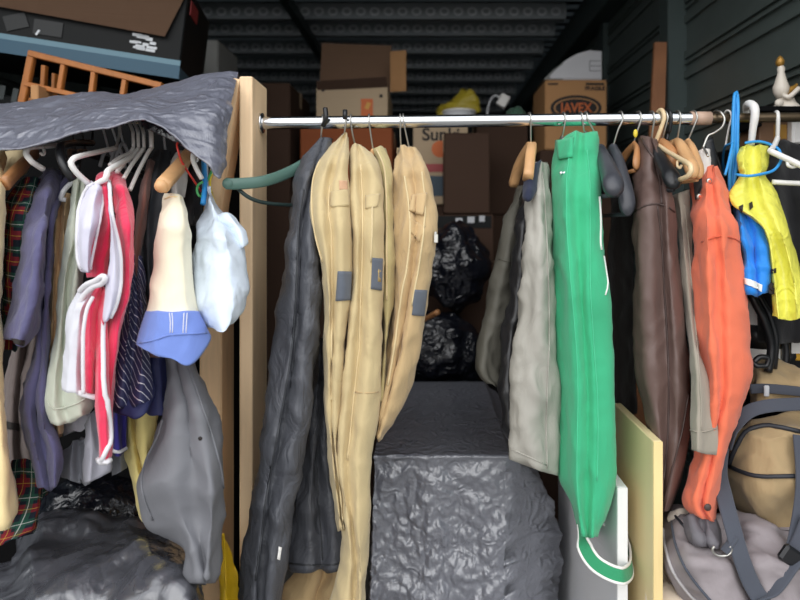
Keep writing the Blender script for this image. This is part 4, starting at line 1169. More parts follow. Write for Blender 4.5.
# shelf with figurine
d = 1.66
r = thing('shelf_board', 'narrow dark shelf on the right wall holding a small figurine', 'shelf', (1.0, d + .1, zt(112, d)))
obj('board', box_bm((1.0, d + .08, zt(110, d)), (.18, .2, .014), bev=.002), m_dark, r, smooth=False)
for bx_ in (.93, 1.06): obj('bracket', box_bm((bx_, d + .1, zt(118, d)), (.012, .16, .04), bev=.002), m_dark, r, smooth=False)
d = 1.74; z0 = zt(109, 1.66) + .002
r = thing('figurine', 'small white and gold ceramic figurine standing on the dark shelf', 'figurine', (P(784, 0, d).x, d, z0))
m_cer = paint('ceramic', (226, 216, 202), .35); m_gold = paint('gold', (176, 132, 60), .4, .4)
def turned(name, prof_, c, mat, parent, n=20):
    bm = bmesh.new(); R = []
    for rr, z in prof_: R.append([bm.verts.new((c[0] + rr * math.cos(2*math.pi*k/n), c[1] + rr * math.sin(2*math.pi*k/n), c[2] + z)) for k in range(n)])
    for A, B in zip(R, R[1:]):
        for k in range(n): bm.faces.new((A[k], A[(k+1) % n], B[(k+1) % n], B[k]))
    bm.faces.new(R[0][::-1]); bm.faces.new(R[-1])
    return obj(name, bm, mat, parent)
c = (P(786, 0, d).x, d, z0)
turned('base', [(.036, 0), (.04, .01), (.034, .022), (.026, .03), (.02, .045), (.012, .05)], c, m_cer, r)
turned('body', [(.012, .045), (.02, .06), (.022, .075), (.014, .10), (.009, .12), (.011, .13), (.006, .14)], (P(781, 0, d).x, d, z0), m_cer, r)
turned('head', [(.004, .135), (.011, .142), (.012, .152), (.007, .162), (.002, .168)], (P(780, 0, d).x, d, z0), m_gold, r)
obj('gold_wing', tube_bm([P(782, 98, d), P(788, 92, d), P(794, 88, d), P(797, 84, d)], .012, n=10, taper=[(0, 1), (.6, .9), (1, .3)]), m_gold, r)
obj('arm', tube_bm([P(783, 95, d - .02), P(789, 97, d - .03), P(795, 92, d - .03), P(799, 88, d - .03)], .007, n=8), m_cer, r)
ball('flower', P(779, 103, d - .035), .012, m_cer, r, scale=(1, .7, 1)); 
d = 1.70
r = thing('cardboard_box', 'small brown box with a gold floral print below the figurine shelf', 'box', P(778, 144.6, d))
obj('box_body', box_bm((P(777, 0, d).x, d + .07, zt(132, d)), (P(792, 0, d).x - P(763, 0, d).x, .11, .07), bev=.003), paint('box_brown', (120, 88, 62), .6), r, smooth=False)
obj('floral_print', box_bm((P(783, 0, d).x, d + .014, zt(131, d)), (.036, .003, .04), bev=0), m_gold, r, smooth=False)
bx('white_bottle', P(793, 144.3, 1.69), P(801, 121, 1.74), m_white_pl, label='white plastic container at the right edge beside the floral box', cat='container', bev=.006)
bx('storage_box', (.90, 1.68, 0), (XR - .03, 1.98, zt(144.6, 1.70)), m_dark, label='tall dark cabinet behind the clothes at the right wall', cat='cabinet', bev=.006)

# tan rucksack, upper tan bag, grey holdall
m_rt = fabric('tan_nylon', (170, 146, 108), .7, .08, 900, .3, 10)
m_gs = fabric('grey_webbing', (70, 74, 84), .75, .08, 700, .1)
m_zip = coated('black_zip', (42, 44, 50), .5, .1)
rs = shell('rucksack', [(.10, '729,452 727,465 729,485 738,508'), (.03, '737,436 736,462 739,488 748,522'), (-.02, '750,424 750,460 752,492 760,529'), (-.05, '772,415 774,455 775,495 776,534'), (-.05, '800,411 800,455 800,495 800,536'), (-.0, '830,416 832,455 832,495 830,534'), (.1, '838,440 842,465 842,490 836,515')],
  [(405, 1.46), (440, 1.36), (490, 1.33), (540, 1.38)], m_rt, label='tan rucksack with dark zips lying on its side on the grey holdall', cat='bag', T=.20, rows=60, amp=.007)
for p_, rr in (('730,466 733,457 738,446 746,433 756,428 768,426 785,429 800,432', .0055), ('731,467 740,471 752,475 765,476.5 780,476 800,476', .005)):
    seam('zip', rs, p_, rr, m_zip, label='dark zip')
def strap(name, pts, hw, mat, parent, sv=(1, 0, 0), **kw):
    return obj(name, tube_bm([P(*q) for q in pts], 0, flat=(hw, .0025, sv), steps=40), mat, parent, **kw)
strap('shoulder_strap', [(728, 446, 1.36), (734, 427, 1.34), (750, 411, 1.33), (775, 405, 1.325), (800, 404, 1.33), (830, 404, 1.34)], .014, m_gs, rs, (0, .5, 1), label='grey webbing strap')
strap('shoulder_strap', [(722, 440, 1.40), (719, 470, 1.33), (724, 495, 1.27), (732, 525, 1.225), (742, 560, 1.20), (752, 585, 1.19), (764, 604, 1.18)], .017, m_gs, rs, label='grey webbing strap')
strap('shoulder_strap', [(812, 520, 1.23), (800, 548, 1.215), (783, 573, 1.20), (768, 592, 1.19), (752, 606, 1.185)], .019, m_gs, rs, (1, 0, .8), label='grey webbing strap')
strap('side_strap', [(799, 435, 1.30), (802, 480, 1.27), (798, 520, 1.25), (790, 560, 1.22)], .013, m_gs, rs, (1, 0, 0), label='grey webbing strap')
obj('strap_buckle', box_bm(P(792, 557, 1.205), (.05, .016, .035), Matrix.Rotation(.6, 3, 'Y'), bev=.005), m_black_pl, rs, smooth=False)
ub = shell('holdall', [(.04, '752,380 751,386 752,402'), (.0, '758,360 757,380 758,404'), (-.01, '768,356 768,380 770,406'), (.0, '785,364 787,385 788,408'), (-.01, '803,372 805,388 806,408'), (.04, '830,380 832,390 832,406')],
  [(350, 1.52), (385, 1.42), (410, 1.42)], m_rt, label='upper tan holdall with grey trim behind the tan rucksack', cat='bag', T=.2, rows=30, amp=.006)
strap('grey_trim', [(750, 389, 1.42), (765, 388.5, 1.405), (785, 390, 1.40), (805, 392, 1.40), (830, 393, 1.41)], .011, m_gs, ub, (0, .3, 1))
obj('buckle', box_bm(P(766.5, 391, 1.392), (.012, .006, .026), bev=.002), m_grey_pl, ub, smooth=False)

m_gh = coated('grey_holdall', (142, 134, 136), .6, .35, 12, .3, .08)
gh = shell('holdall', [(.10, '663,520 660,535 662,556 668,575 680,600 690,640'), (.02, '672,508 670,530 672,556 682,582 696,606 706,640'), (-.02, '684,512 684,535 690,560 702,585 716,608 724,640'),
   (-.02, '702,519 708,538 716,560 726,585 736,608 742,640'), (.01, '722,512 730,535 738,560 746,585 752,608 756,640'), (-.02, '745,512 752,535 760,560 766,585 770,608 774,640'), (-.02, '775,524 782,540 788,560 792,585 794,608 796,640'), (.05, '815,530 822,545 826,565 828,585 828,608 828,640')],
  [(500, 1.40), (530, 1.30), (570, 1.22), (640, 1.19)], m_gh, label='grey holdall lying under the tan rucksack, with a metal ring', cat='bag', T=.22, rows=70, amp=.009)
seam('piping', gh, '664,528 666,548 674,572 688,592 702,606', .0035, paint('pale_piping', (176, 172, 172), .5))
seam('piping', gh, '672,522 676,545 686,568 700,588 714,604', .003, m_gs)
seam('zip', gh, '672,512 682,524 690,534 694,536', .003, m_zip)
bb = bvh_of(gh)
tube_pts = [P(722 + 9.5 * math.cos(a) * 1.0, 550 + 8 * math.sin(a) * .75, 1.205) for a in [k * math.pi / 10 for k in range(-2, 13)]]
obj('ring', tube_bm(tube_pts, .0028, n=8), m_wire, gh)
strap('ring_strap', [(724, 552, 1.207), (729, 545, 1.21), (735, 536, 1.215)], .008, m_gs, gh, (1, 0, .9))
shell('dark_cloth', [(.02, '682,518 684,530 690,540'), (0, '692,516 694,528 701,543'), (.008, '700,517 703,530 707,543'), (-.004, '708,520 710,532 713,545'), (.02, '715,518 719,530 721,542')], [(500, 1.27), (550, 1.225)], coated('dark_grey_cloth', (98, 95, 100), .6), label='crumpled dark grey cloth under the orange cuff', cat='cloth', T=.015, rows=24, amp=.008)
sheet('dust_sheet', ['648,545,1.42 648,570,1.36 646,600,1.30 646,680,1.28', '668,552,1.42 670,580,1.33 672,605,1.27 672,680,1.26', '690,588,1.36 694,602,1.30 700,615,1.25 702,680,1.24', '715,600,1.34 722,612,1.27 726,625,1.24 728,690,1.23'],
  fabric('cream_sheet', (214, 198, 178), .85), label='cream dust sheet under the grey holdall', cat='sheet', amp=.005, fn=fold)
bx('plastic_tote', (P(652, 0, 1.3).x + .06, 1.31, 0), (.96, 1.75, .775), m_dark, label='dark storage tote under the pile of bags on the right', cat='box', bev=.01)
# ------------------------------------------------------------------ left rack
LY = 1.45
def lz(px): return zl
def lhook(label, px, neck, mh=None, mb=None, r=.0024, front=None, rb=.004, group=None):
    return hanger(label, px, neck, mh or m_white_pl, mb or m_white_pl, front=front, r=r, rb=rb, zfun=lz, yd=LY, group=group)
m_tarp = sheeting('grey_film', (104, 106, 118), .3, .7, 18, .5, ior=1.8, coat=.3)
sheet('plastic_cover', ['-25,118,1.66 -25,103,1.50 -25,104,1.44 -24,122,1.27 -24,153,1.17', '15,118,1.66 15,103,1.50 15,102,1.44 15,120,1.27 15,149,1.16', '42,113,1.66 42,99,1.50 42,98,1.44 42,118,1.26 44,141,1.16',
   '88,106,1.66 88,92,1.50 88,91,1.44 90,110,1.26 96,129,1.16', '125,107,1.66 125,94,1.50 126,93,1.44 128,104,1.28 134,118,1.18', '142,104,1.66 142,91,1.50 142,90,1.44 143,103,1.28 146,117,1.18', '165,97,1.66 166,85,1.50 167,84,1.44 170,108,1.26 174,135,1.17',
   '200,92,1.66 202,77,1.50 201,75,1.45 199,112,1.25 199,157,1.17', '218,90,1.64 219,73,1.50 218,71,1.45 213,115,1.25 210,167,1.17', '229,90,1.64 229,72,1.50 230,71,1.455 223,118,1.27 221,178,1.18', '240,98,1.60 239,76,1.50 238,74,1.46 231,110,1.32 226,166,1.22'],
  m_tarp, label='grey black plastic sheet draped over the left clothes rail', cat='cover', rows=110, sub=16, amp=.005, fn=lambda p: crumple(p, 20, (.6, 1, 1.3)))
sheet('plastic_cover', ['138,116,1.26 141,120,1.25 142,127,1.25', '165,122,1.26 167,133,1.25 170,140,1.25', '195,138,1.26 197,149,1.25 198,156,1.25'], m_darkbag, label='dark strip standing in for the shade under the peak of the grey sheet', cat='cover', rows=10, amp=.003)  # black strip added to draw the shade inside the sheet's lower edge

m_cream = fabric('cream_cloth', (236, 214, 160), .85, .06)
m_beige = fabric('beige_cloth', (206, 186, 146), .85)
m_slate = fabric('slate_cotton', (88, 86, 120), .85, .08, 900, .55, 14)
m_taupe = fabric('taupe_twill', (112, 100, 96), .85)
m_tantr = fabric('tan_twill', (206, 172, 130), .85, .06)
m_sage = fabric('sage_cotton', (196, 202, 186), .85, .06)
m_whitec = fabric('white_cloth', (210, 210, 217), .8, .04)
m_lav = fabric('white_satin', (206, 204, 220), .6, .04)
m_red = fabric('raspberry_fleece', (222, 42, 82), .95, .10, 500, .4, 26, .35)
m_trim = fabric('white_trim', (220, 218, 222), .85, .03)
m_indigo = fabric('indigo', (52, 44, 128), .8)
m_navy = coated('navy_nylon', (52, 56, 98), .55, .3, 14, .3)
m_pin = pinstripe('navy_pinstripe', (48, 50, 88), .016, .0016, 1.0)
m_plaid = plaid('tartan')
m_brownf = fabric('brown_cloth', (122, 82, 72), .85)
m_char = coated('charcoal_cloth', (58, 60, 64), .6, .3, 14, .3)
m_greyc = fabric('grey_cloth', (168, 168, 178), .85)
m_dgreyc = fabric('dark_grey_cloth2', (134, 136, 144), .85)
m_blue = fabric('cornflower_blue', (112, 136, 204), .85, .06, 900, .25, 12)
m_canvas = fabric('cream_canvas', (234, 226, 200), .85, .03, 1000, .2, 8)
m_yel = fabric('pale_yellow_cotton', (232, 214, 140), .85, .05)

# far left
shell('coat', [(.05, '-26,150 -26,250 -26,350 -26,440 -26,520'), (0, '-12,150 -12,250 -12,350 -11,440 -10,525'), (-.01, '-3,151 -2,250 -3,350 2,440 4,528'), (.03, '5,152 4,190 2,250 0,300 3,360 4,410 11,470 17,505 14,518')],
  [(140, 1.30), (200, 1.14), (530, 1.10)], m_cream, label='cream coat cut off by the left edge of the picture', cat='coat', T=.14, rows=60, amp=.006)
shell('coat', [(.04, '2,152 0,170 -4,195'), (0, '14,150 12,165 8,186'), (.01, '26,149 24,160 18,178'), (.04, '38,150 34,160 28,172')], [(145, 1.46), (195, 1.36)], m_beige, label='beige coat shoulder behind the wooden hanger at the far left', cat='coat', T=.03, rows=24, amp=.005)
r = thing('coat_hanger', 'brown wooden hanger at the far left above the tartan shirt', 'hanger', P(22, 158, 1.32))
obj('shoulder_bar', tube_bm([P(36, 152, 1.42), P(26, 162, 1.30), P(14, 174, 1.22), P(5, 184, 1.18)], 0, flat=(.014, .007, (0, 0, 1))), m_hwood2, r)
obj('hook', tube_bm([P(30, 119, 1.433), P(32, 115, 1.45), P(34, 120, 1.468), P(34, 135, 1.45), P(34, 154, 1.41)], .002, n=8), m_wire, r)
shell('shirt', [(.04, '22,180 12,192 6,205 4,240 3,290 1,345'), (.0, '28,178 20,196 14,210 12,245 10,290 8,350'), (-.005, '34,177 29,198 22,215 19,250 17,290 16,352'), (.03, '42,180 37,200 32,220 28,250 24,290 24,340')],
  [(170, 1.30), (215, 1.22), (360, 1.20)], m_plaid, label='dark red and green tartan shirt, its sleeve left of the slate coat', cat='shirt', T=.10, rows=60, amp=.005)
shell('shirt', [(.03, '12,462 8,490 2,510 -6,535 -10,545'), (0, '24,460 22,490 14,512 6,535 0,545'), (-.005, '34,462 33,490 28,512 20,533 14,538'), (.0, '40,464 40,485 38,508 32,530 26,533'), (.03, '46,470 46,485 42,505 38,525 33,531')],
  [(455, 1.24), (545, 1.20)], m_plaid, label='lower tail of a red tartan shirt hanging above the black plastic', cat='shirt', T=.06, rows=50, amp=.005)
shell('shirt', [(.02, '30,462 30,480 34,500'), (0, '38,460 38,480 42,498'), (.02, '44,462 47,480 46,494')], [(455, 1.30), (500, 1.28)], plaid('blue_tartan') if False else m_plaid, label='folded tartan cuff beside the taupe trousers', cat='shirt', T=.03, rows=24, amp=.004)
tp = shell('trousers', [(.03, '18,330 10,350 6,380 5,410 5,440 7,465'), (-.0, '24,330 18,355 14,385 12,415 12,445 14,470'), (.018, '30,332 25,355 21,385 19,415 19,445 22,473'), (-.005, '36,332 33,355 30,385 28,415 28,445 31,474'), (.02, '44,335 42,360 40,390 39,420 39,450 41,472')],
  [(325, 1.38), (470, 1.33)], m_taupe, label='taupe grey trousers under the slate coat cuff', cat='trousers', T=.09, rows=50, amp=.005)
patch('dark_belt', tp, '5,420 17,424 17,431 5,427', m_ink, n=6)
sc = shell('coat', [(.05, '46,170 36,186 29,205 25,235 20,270 13,300 8,322 5,336'), (.0, '49,168 42,195 36,235 31,270 25,300 18,325 11,342'), (-.012, '53,168 48,195 42,235 37,270 33,300 26,325 18,346'), (.015, '57,170 50,200 43,235 39,270 37,300 33,325 26,347'), (.05, '60,172 53,200 45,235 42,270 40,300 38,320 35,332')],
  [(165, 1.36), (200, 1.22), (240, 1.15), (350, 1.12)], m_slate, label='slate purple cotton coat sleeve ending in an open cuff at the left', cat='coat', T=.13, rows=80, amp=.007)
patch('cuff_lining', sc, '11,338 24,340 23,346 14,343', m_ink, n=6, thick=.001)
shell('coat', [(.04, '56,178 46,205 42,240 39,290 37,330 34,362 24,392 22,410 27,440 37,482'), (-.0, '60,177 49,205 45,240 42,290 40,330 38,365 31,395 30,418 36,450 44,487'), (.022, '64,177 51,205 48,240 45,290 43,330 41,365 37,395 37,420 44,448 50,489'), (-.006, '67,178 54,205 50,240 47,290 45,330 44,365 42,400 43,425 53,448 55,487'), (.04, '70,180 57,205 53,240 51,290 49,330 47,360 46,395 49,420 61,446 58,477')],
  [(175, 1.34), (220, 1.24), (300, 1.20), (490, 1.17)], m_slate, label='slate purple cotton coat body with a long hanging second sleeve', cat='coat', T=.10, rows=90, amp=.007)
tt = shell('trousers', [(.02, '59,195 53,210 51,255 50,300 48,345 46,380 48,425'), (-.002, '62,194 57,210 55,255 53,300 51,345 49,380 51,428'), (.015, '65,194 61,210 59,255 56,300 54,345 52,380 56,432'), (-.002, '68,194 65,210 63,255 59,300 57,345 55,380 59,434'), (.02, '72,195 71,210 68,255 63,300 61,345 60,380 63,432')],
  [(190, 1.30), (300, 1.24), (440, 1.22)], m_tantr, label='light tan trousers folded over a hanger, right of the slate coat', cat='trousers', T=.07, rows=70, amp=.004)
sg = shell('trousers', [(.02, '74,178 72,205 68,240 61,272 58,300 54,345 48,380 45,402 51,422'), (-.002, '78,178 75,205 72,240 66,272 63,300 59,345 55,380 53,405 58,425'), (.015, '81,178 78,205 75,240 70,272 67,300 64,345 63,380 65,405 70,421'), (-.004, '85,180 82,205 80,240 76,272 73,300 71,345 75,380 79,403 82,416'), (.03, '90,184 89,205 87,240 84,272 80,300 80,345 88,380 93,402 90,412')],
  [(170, 1.28), (260, 1.21), (425, 1.17)], m_sage, label='pale sage trousers with a wide cuff, between the tan trousers and the robe', cat='trousers', T=.08, rows=80, amp=.005)
seam('cuff_edge', sg, '47,400 54,409 66,407 78,403 88,396', .0018, m_sage)
shell('trousers', [(.03, '74,240 71,300 68,360'), (0, '77,240 75,300 74,360'), (.03, '82,240 80,300 80,360')], [(230, 1.34), (360, 1.33)], m_beige, label='beige trousers hidden between the sage trousers and the robe', cat='trousers', T=.05, rows=40, amp=.004)
shell('cloth', [(.02, '60,414 60,425 63,437'), (0, '72,412 72,424 72,432'), (.01, '80,412 80,422 82,432'), (.02, '90,410 90,420 88,424')], [(405, 1.28), (440, 1.27)], m_whitec, label='white cloth edge under the sage trouser cuff', cat='cloth', T=.04, rows=16, amp=.004)
shell('cloth', [(.02, '53,418 53,430 54,437'), (0, '58,420 57,430 58,437'), (.02, '63,422 62,432 62,436')], [(405, 1.30), (440, 1.29)], m_tantr, label='small tan hem under the sage trouser cuff', cat='cloth', T=.04, rows=12, amp=.003)
shell('cloth', [(.03, '62,452 60,465 60,478'), (0, '72,440 70,462 70,480'), (.02, '80,438 80,460 80,483'), (.0, '86,440 88,460 87,483'), (.03, '90,445 93,462 93,476')], [(430, 1.27), (490, 1.25)], m_dgreyc, label='dark grey cloth hanging low under the tan trousers', cat='cloth', T=.05, rows=24, amp=.006)
shell('cloth', [(.03, '84,425 86,455 84,475 85,483'), (0, '90,415 91,450 90,470 88,482'), (.015, '95,410 97,445 97,465 98,478'), (.03, '102,412 106,440 108,462 108,470')], [(405, 1.24), (490, 1.21)], m_greyc, label='pale grey cloth hanging behind the tail of the robe', cat='cloth', T=.05, rows=30, amp=.006)
shell('cloth', [(.03, '108,440 110,460 112,476'), (0, '118,440 120,456 121,472'), (.03, '128,440 128,455 127,468')], [(430, 1.34), (490, 1.33)], m_dgreyc, label='grey cloth hem under the indigo garment', cat='cloth', T=.04, rows=16, amp=.004)

# raspberry and white robe
rb = thing('robe', 'raspberry red fleece robe with thick white edging and pale lining', 'robe', P(98, 460, 1.15))
RP = [(170, 1.30), (190, 1.16), (230, 1.10), (470, 1.08)]
o = shell('body', [(.03, '109,176 113,200 117,230 120,260 120.5,285 115,305 104,322 101,345 99,385 98,420 98,450 100,462'), (-.01, '113,174 119,200 123,230 125,260 125,285 121,305 113,325 109,345 107,390 104,425 103,450 104,463'), (-.012, '118,173 125,198 129,230 129.5,260 129,285 125,305 119,325 116,345 111.5,390 109,425 108,450 108,461'), (.03, '124,176 130,196 132.5,225 133,255 131,282 127,302 121,325 118,350 113.5,390 112,420 112,445 111,457')],
  RP, m_red, rb, T=.08, rows=90, amp=.004)
o2 = shell('lapel', [(.03, '90,181 82,196 78,215 77,240 77.5,255 79,266 82,271'), (-.012, '94,183 88,200 84,220 82,240 82,255 83.5,266 86,272'), (-.014, '99,185 95,202 92,222 89,240 88,255 88,266 88,273'), (.02, '104,188 103,202 100,220 95,240 91,255 90,266 90,272')],
  [(170, 1.28), (190, 1.15), (230, 1.08), (280, 1.085)], m_lav, rb, T=.035, rows=50, amp=.003, label='pale satin lining')
seam('edging', o2, '100,184 92,184 84,195 79,213 78,240 78.5,258 82,269', .003, m_trim, rb)
seam('edging', o2, '103,190 102.5,202 99.5,220 94.5,240 91,256 90,270', .0024, m_trim, rb)
shell('inner_panel', [(.02, '97,176 98,200 98,225 91,245 88,262 88,276'), (-.005, '102,174 105,200 106,225 100,245 96,262 96,277'), (.0, '107,174 110,200 111,225 109,245 104,262 104,277'), (.02, '111,176 113,200 114,225 113,245 110,262 109,277')],
  [(165, 1.26), (190, 1.16), (230, 1.13), (280, 1.13)], m_red, rb, T=.04, rows=50, amp=.004)
o3 = shell('facing', [(.01, '107.6,180 109,205 110,220 110,240 109,260 107,280 104,305 103,320 104,322'), (-.006, '108.3,180 109.6,205 111.3,220 113.5,240 115,260 114,280 111,305 107,318 105.5,322'), (.01, '109,180 110.3,205 112.5,220 117.5,240 120.5,260 120.5,282 117,302 110,318 106,322')],
  [(170, 1.27), (190, 1.125), (230, 1.07), (330, 1.06)], m_lav, rb, T=.02, rows=60, amp=.002, label='pale satin facing')
seam('edging', o3, '108.6,182 110,205 112,220 117,240 120,260 120,282 116.5,302 109.5,318', .0034, m_trim, rb)
kn = P(100, 279, 1.075)
obj('rolled_fold', tube_bm([P(80, 291, 1.09), P(86, 285, 1.075), P(95, 281, 1.065), P(103, 276, 1.06), P(105, 280, 1.06), P(101, 284, 1.065), P(93, 287, 1.07), P(84, 296, 1.08), P(77, 308, 1.085)], .005, n=12), m_trim, rb)
o4 = shell('lower_lining', [(.02, '86,284 76,297 69,310 66,330 64,350 62,372 62,390'), (-.008, '90,284 82,297 75,310 72,330 70,350 69,372 68,392'), (-.008, '95,284 88,297 81,310 78,330 77,350 76,372 76,393'), (.012, '99,285 93,297 87,310 83.5,330 83,350 83,372 84,394')],
  [(280, 1.12), (310, 1.08), (400, 1.06)], m_whitec, rb, T=.03, rows=50, amp=.004)
obj('edging', tube_bm([P(93, 297, 1.072), P(87, 309, 1.06), P(83.5, 330, 1.052), P(83, 350, 1.047), P(83, 372, 1.044), P(83.5, 394, 1.044)], .0034, n=8), m_trim, rb)
o5 = shell('lower_panel', [(.008, '95,286 88,300 84,315 82.5,340 82.5,365 83,391'), (-.006, '100,286 95,300 91,315 90,340 90,365 90,393'), (.012, '103,286 100,300 97,315 96,340 95,365 96,395'), (-.004, '106,290 105,302 104,318 102,340 101,365 100,396')],
  [(280, 1.12), (310, 1.075), (400, 1.058)], m_red, rb, T=.03, rows=50, amp=.004)
obj('hem_edging', tube_bm([P(78, 392, 1.06), P(84, 394.5, 1.06), P(90, 396, 1.06), P(95, 397.5, 1.065)], .005, n=8), m_trim, rb)
o6 = shell('tail', [(.02, '100,316 97,340 95,370 94,400 96,430 99,455 101,462'), (-.01, '103,316 101,340 99,370 99,400 100,430 102,452 103,463'), (-.01, '106,318 106,340 105,370 106,400 106,430 107,450 106,463'), (.02, '108,320 109,340 109,370 110,400 111,430 112,448 110,459')],
  [(310, 1.09), (400, 1.05), (470, 1.05)], m_red, rb, T=.03, rows=60, amp=.003)
seam('edging', o6, '104.5,320 104,345 104,375 106,400 109,425 109.5,440 106,452 102,461', .0042, m_trim, rb)
seam('hem_edging', o6, '100,459 103,462 107,461 111,457', .005, m_trim, rb)
shell('shirt', [(.02, '103,246 104,256'), (0, '106,244 106,258'), (.02, '110,244 110,258')], [(240, 1.15), (260, 1.15)], m_indigo, label='dark blue scrap inside the opening of the robe', cat='shirt', T=.02, rows=8, amp=0)

o = shell('shirt', [(.03, '114,310 112,345 110,380 110,420 112,452'), (0, '119,306 117,345 117,380 117,420 118,455'), (.02, '124,304 123,345 122,380 122,420 123,453'), (.03, '132,304 128,345 127,380 126,420 127,450')],
  [(295, 1.32), (450, 1.27)], m_indigo, label='indigo garment with a white hem behind the robe', cat='shirt', T=.06, rows=50, amp=.005)
seam('white_hem', o, '112.5,449 118,452 126,448', .004, m_trim)
ps = shell('necktie_bundle', [(.03, '130,255 126,290 122,320 117,350 112,380 109,400'), (-.004, '134,255 132,290 130,320 126,350 122,385 119,406'), (.018, '137,255 136,290 136,320 133,350 130,385 128,407'), (-.006, '140,256 140,290 142,320 142,350 142,385 140,404'), (.03, '143,260 145,290 147,320 149,350 151,380 152,398')],
  [(250, 1.24), (320, 1.17), (410, 1.15)], m_pin, label='navy garment with diagonal white pinstripes right of the robe', cat='garment', T=.07, rows=60, amp=.005)
pk = shell('pouch', [(.03, '110,392 108,400 111,409'), (-.006, '122,396 121,404 122,414'), (-.008, '136,390 137,404 137,417'), (.0, '147,380 150,395 146,412'), (.03, '152,378 154,392 150,404')],
  [(375, 1.19), (420, 1.16)], m_navy, label='dark navy pouch at the foot of the pinstriped garment', cat='pouch', T=.06, rows=24, amp=.004)
seam('pouch_edge', pk, '111,396 122,400 136,395 148,386', .002, m_slate)
shell('bag', [(.03, '141,348 142,380 146,412'), (-.004, '150,346 151,380 154,416'), (.0, '158,346 161,380 163,416'), (.03, '164,350 168,380 172,412')], [(340, 1.26), (420, 1.22)], m_navy, label='navy cloth bag hanging below the brown strip', cat='bag', T=.06, rows=30, amp=.005)
shell('garment', [(.03, '148,160 143,180 139,210 134,240 132,270 137,310 139,354'), (0, '151,158 147,180 143,210 138,240 137,270 143,310 147,356'), (.03, '155,162 151,190 147,220 142,250 143,280 150,315 158,357')],
  [(150, 1.36), (200, 1.24), (360, 1.215)], m_brownf, label='brown cloth strip hanging between the pinstripe and the charcoal suit', cat='garment', T=.03, rows=60, amp=.004)
ch = shell('suit', [(.04, '156,152 148,175 141,200 137,225 139,255 142,300 146,335'), (0, '161,150 156,175 150,200 147,225 147,255 150,300 154,335'), (.018, '164,150 161,175 157,200 155,225 154,255 156,300 160,335'), (.03, '170,152 170,180 170,210 170,250 170,300 172,335')],
  [(145, 1.40), (190, 1.28), (340, 1.24)], m_char, label='charcoal suit bag left of the cream and blue apron', cat='garment bag', T=.10, rows=60, amp=.005)
shell('shirt', [(.03, '172,160 168,178 167,196'), (0, '177,152 175,175 176,196'), (.02, '183,152 183,175 183,198'), (.03, '188,160 188,180 186,198')], [(148, 1.36), (200, 1.30)], fabric('grey_linen', (186, 182, 176), .85), label='pale grey shirt shoulder behind the short wooden hanger', cat='shirt', T=.05, rows=24, amp=.004)
shell('coat', [(.03, '186,160 184,190 186,225'), (0, '193,150 193,190 194,225'), (.03, '200,160 201,195 200,225')], [(145, 1.40), (230, 1.34)], m_blackcoat, label='black coat in the shadow behind the white hanger and the plastic bag', cat='coat', T=.06, rows=24, amp=.004)
# wooden hanger end and the apron
r = thing('coat_hanger', 'short thick pale wooden hanger end above the cream apron', 'hanger', P(173, 174, 1.25))
obj('shoulder_bar', tube_bm([P(196, 145, 1.44), P(184, 161, 1.30), P(172, 175, 1.22), P(162, 186, 1.17)], 0, flat=(.0135, .0125, (1, 0, -.6))), m_hwood, r)
ball('rounded_end', P(161.5, 186, 1.17), .0135, m_hwood, r)
obj('hook', tube_bm([P(196, 120, 1.434), P(197, 115.5, 1.45), P(198, 121, 1.468), P(197, 145, 1.44)], .002, n=8), m_wire, r)
AP = [(185, 1.22), (230, 1.13), (370, 1.08)]
ap = shell('apron', [(.04, '165,195 160,215 156,240 153,270 150,290 146,311 141,330 137,344'), (.0, '170,193 166,215 163,240 161,270 159,290 156,311 153,332 150,352'), (-.01, '176,193 175,215 174,240 173,270 173,290 171,311 170,335 170,358'), (-.004, '181,194 183,215 183,240 184,270 185,290 186,311 188,335 189,364'), (.04, '184,197 188,215 190,240 192,270 194,290 199,311 205,326 209,335')],
  AP, m_canvas, label='cream canvas apron with a cornflower blue hem', cat='apron', T=.07, rows=80, amp=.004)
hm = shell('blue_hem', [(.035, '145.5,311 141,328 136.5,344'), (-.006, '156,311.5 153,330 150,352.5'), (-.016, '171,312 170,332 170,359'), (-.010, '186,311.5 188,334 190,365'), (.034, '199.5,311 205,325 210,336')], AP, m_blue, ap, T=.085, rows=30, amp=.003, label='cornflower blue hem')
for q in ('169.5,313 170.5,322 170.2,333', '172,313 172.8,322 172.5,333', '184,313 183.5,322 183,333', '187,313 186.5,322 186,333'): seam('white_stitching', hm, q, .0009, m_trim)
seam('hem_crease', hm, '140,343 155,340 170,335 188,334 206,333', .0018, m_blue)
seam('top_seam', ap, '165,199 170,197 176,197 181,198 185,201', .0016, m_cream)

# white plastic bag
m_wbag = sheeting('white_polythene', (214, 226, 240), .35, .55, 12, .5)
wb = shell('carrier_bag', [(.05, '203,186 203,200 199,212 193,230 190,255 191,280 193,303 199,320 206,329'), (.01, '205,184 206,200 206,214 203,230 201,255 202,280 202,305 206,325 212,333'), (-.03, '208,184 209,200 212,214 214,230 216,255 217,280 218,305 220,325 220,334.5'), (-.025, '210,185 213,200 219,214 226,230 231,255 232,280 236,305 234,322 229,331'), (.05, '212,188 216,202 227,216 240,232 249,255 253,280 250,302 245,315 237,325')],
  [(183, 1.32), (205, 1.26), (240, 1.16), (340, 1.10)], m_wbag, label='white translucent plastic carrier bag knotted beside the cream apron', cat='bag', T=.14, rows=80, amp=.008, fn=crumple)
shell('corner_ear', [(.01, '216,216 226,231 236,250'), (-.012, '226,214 238,229 243,247'), (.01, '232,216 246,231 247.5,243')], [(200, 1.245), (225, 1.205), (245, 1.195)], m_wbag, wb, T=.02, rows=16, amp=.003)
seam('printed_green', wb, '190,222 195,216 199,214', .003, m_green_pl, label='green print')
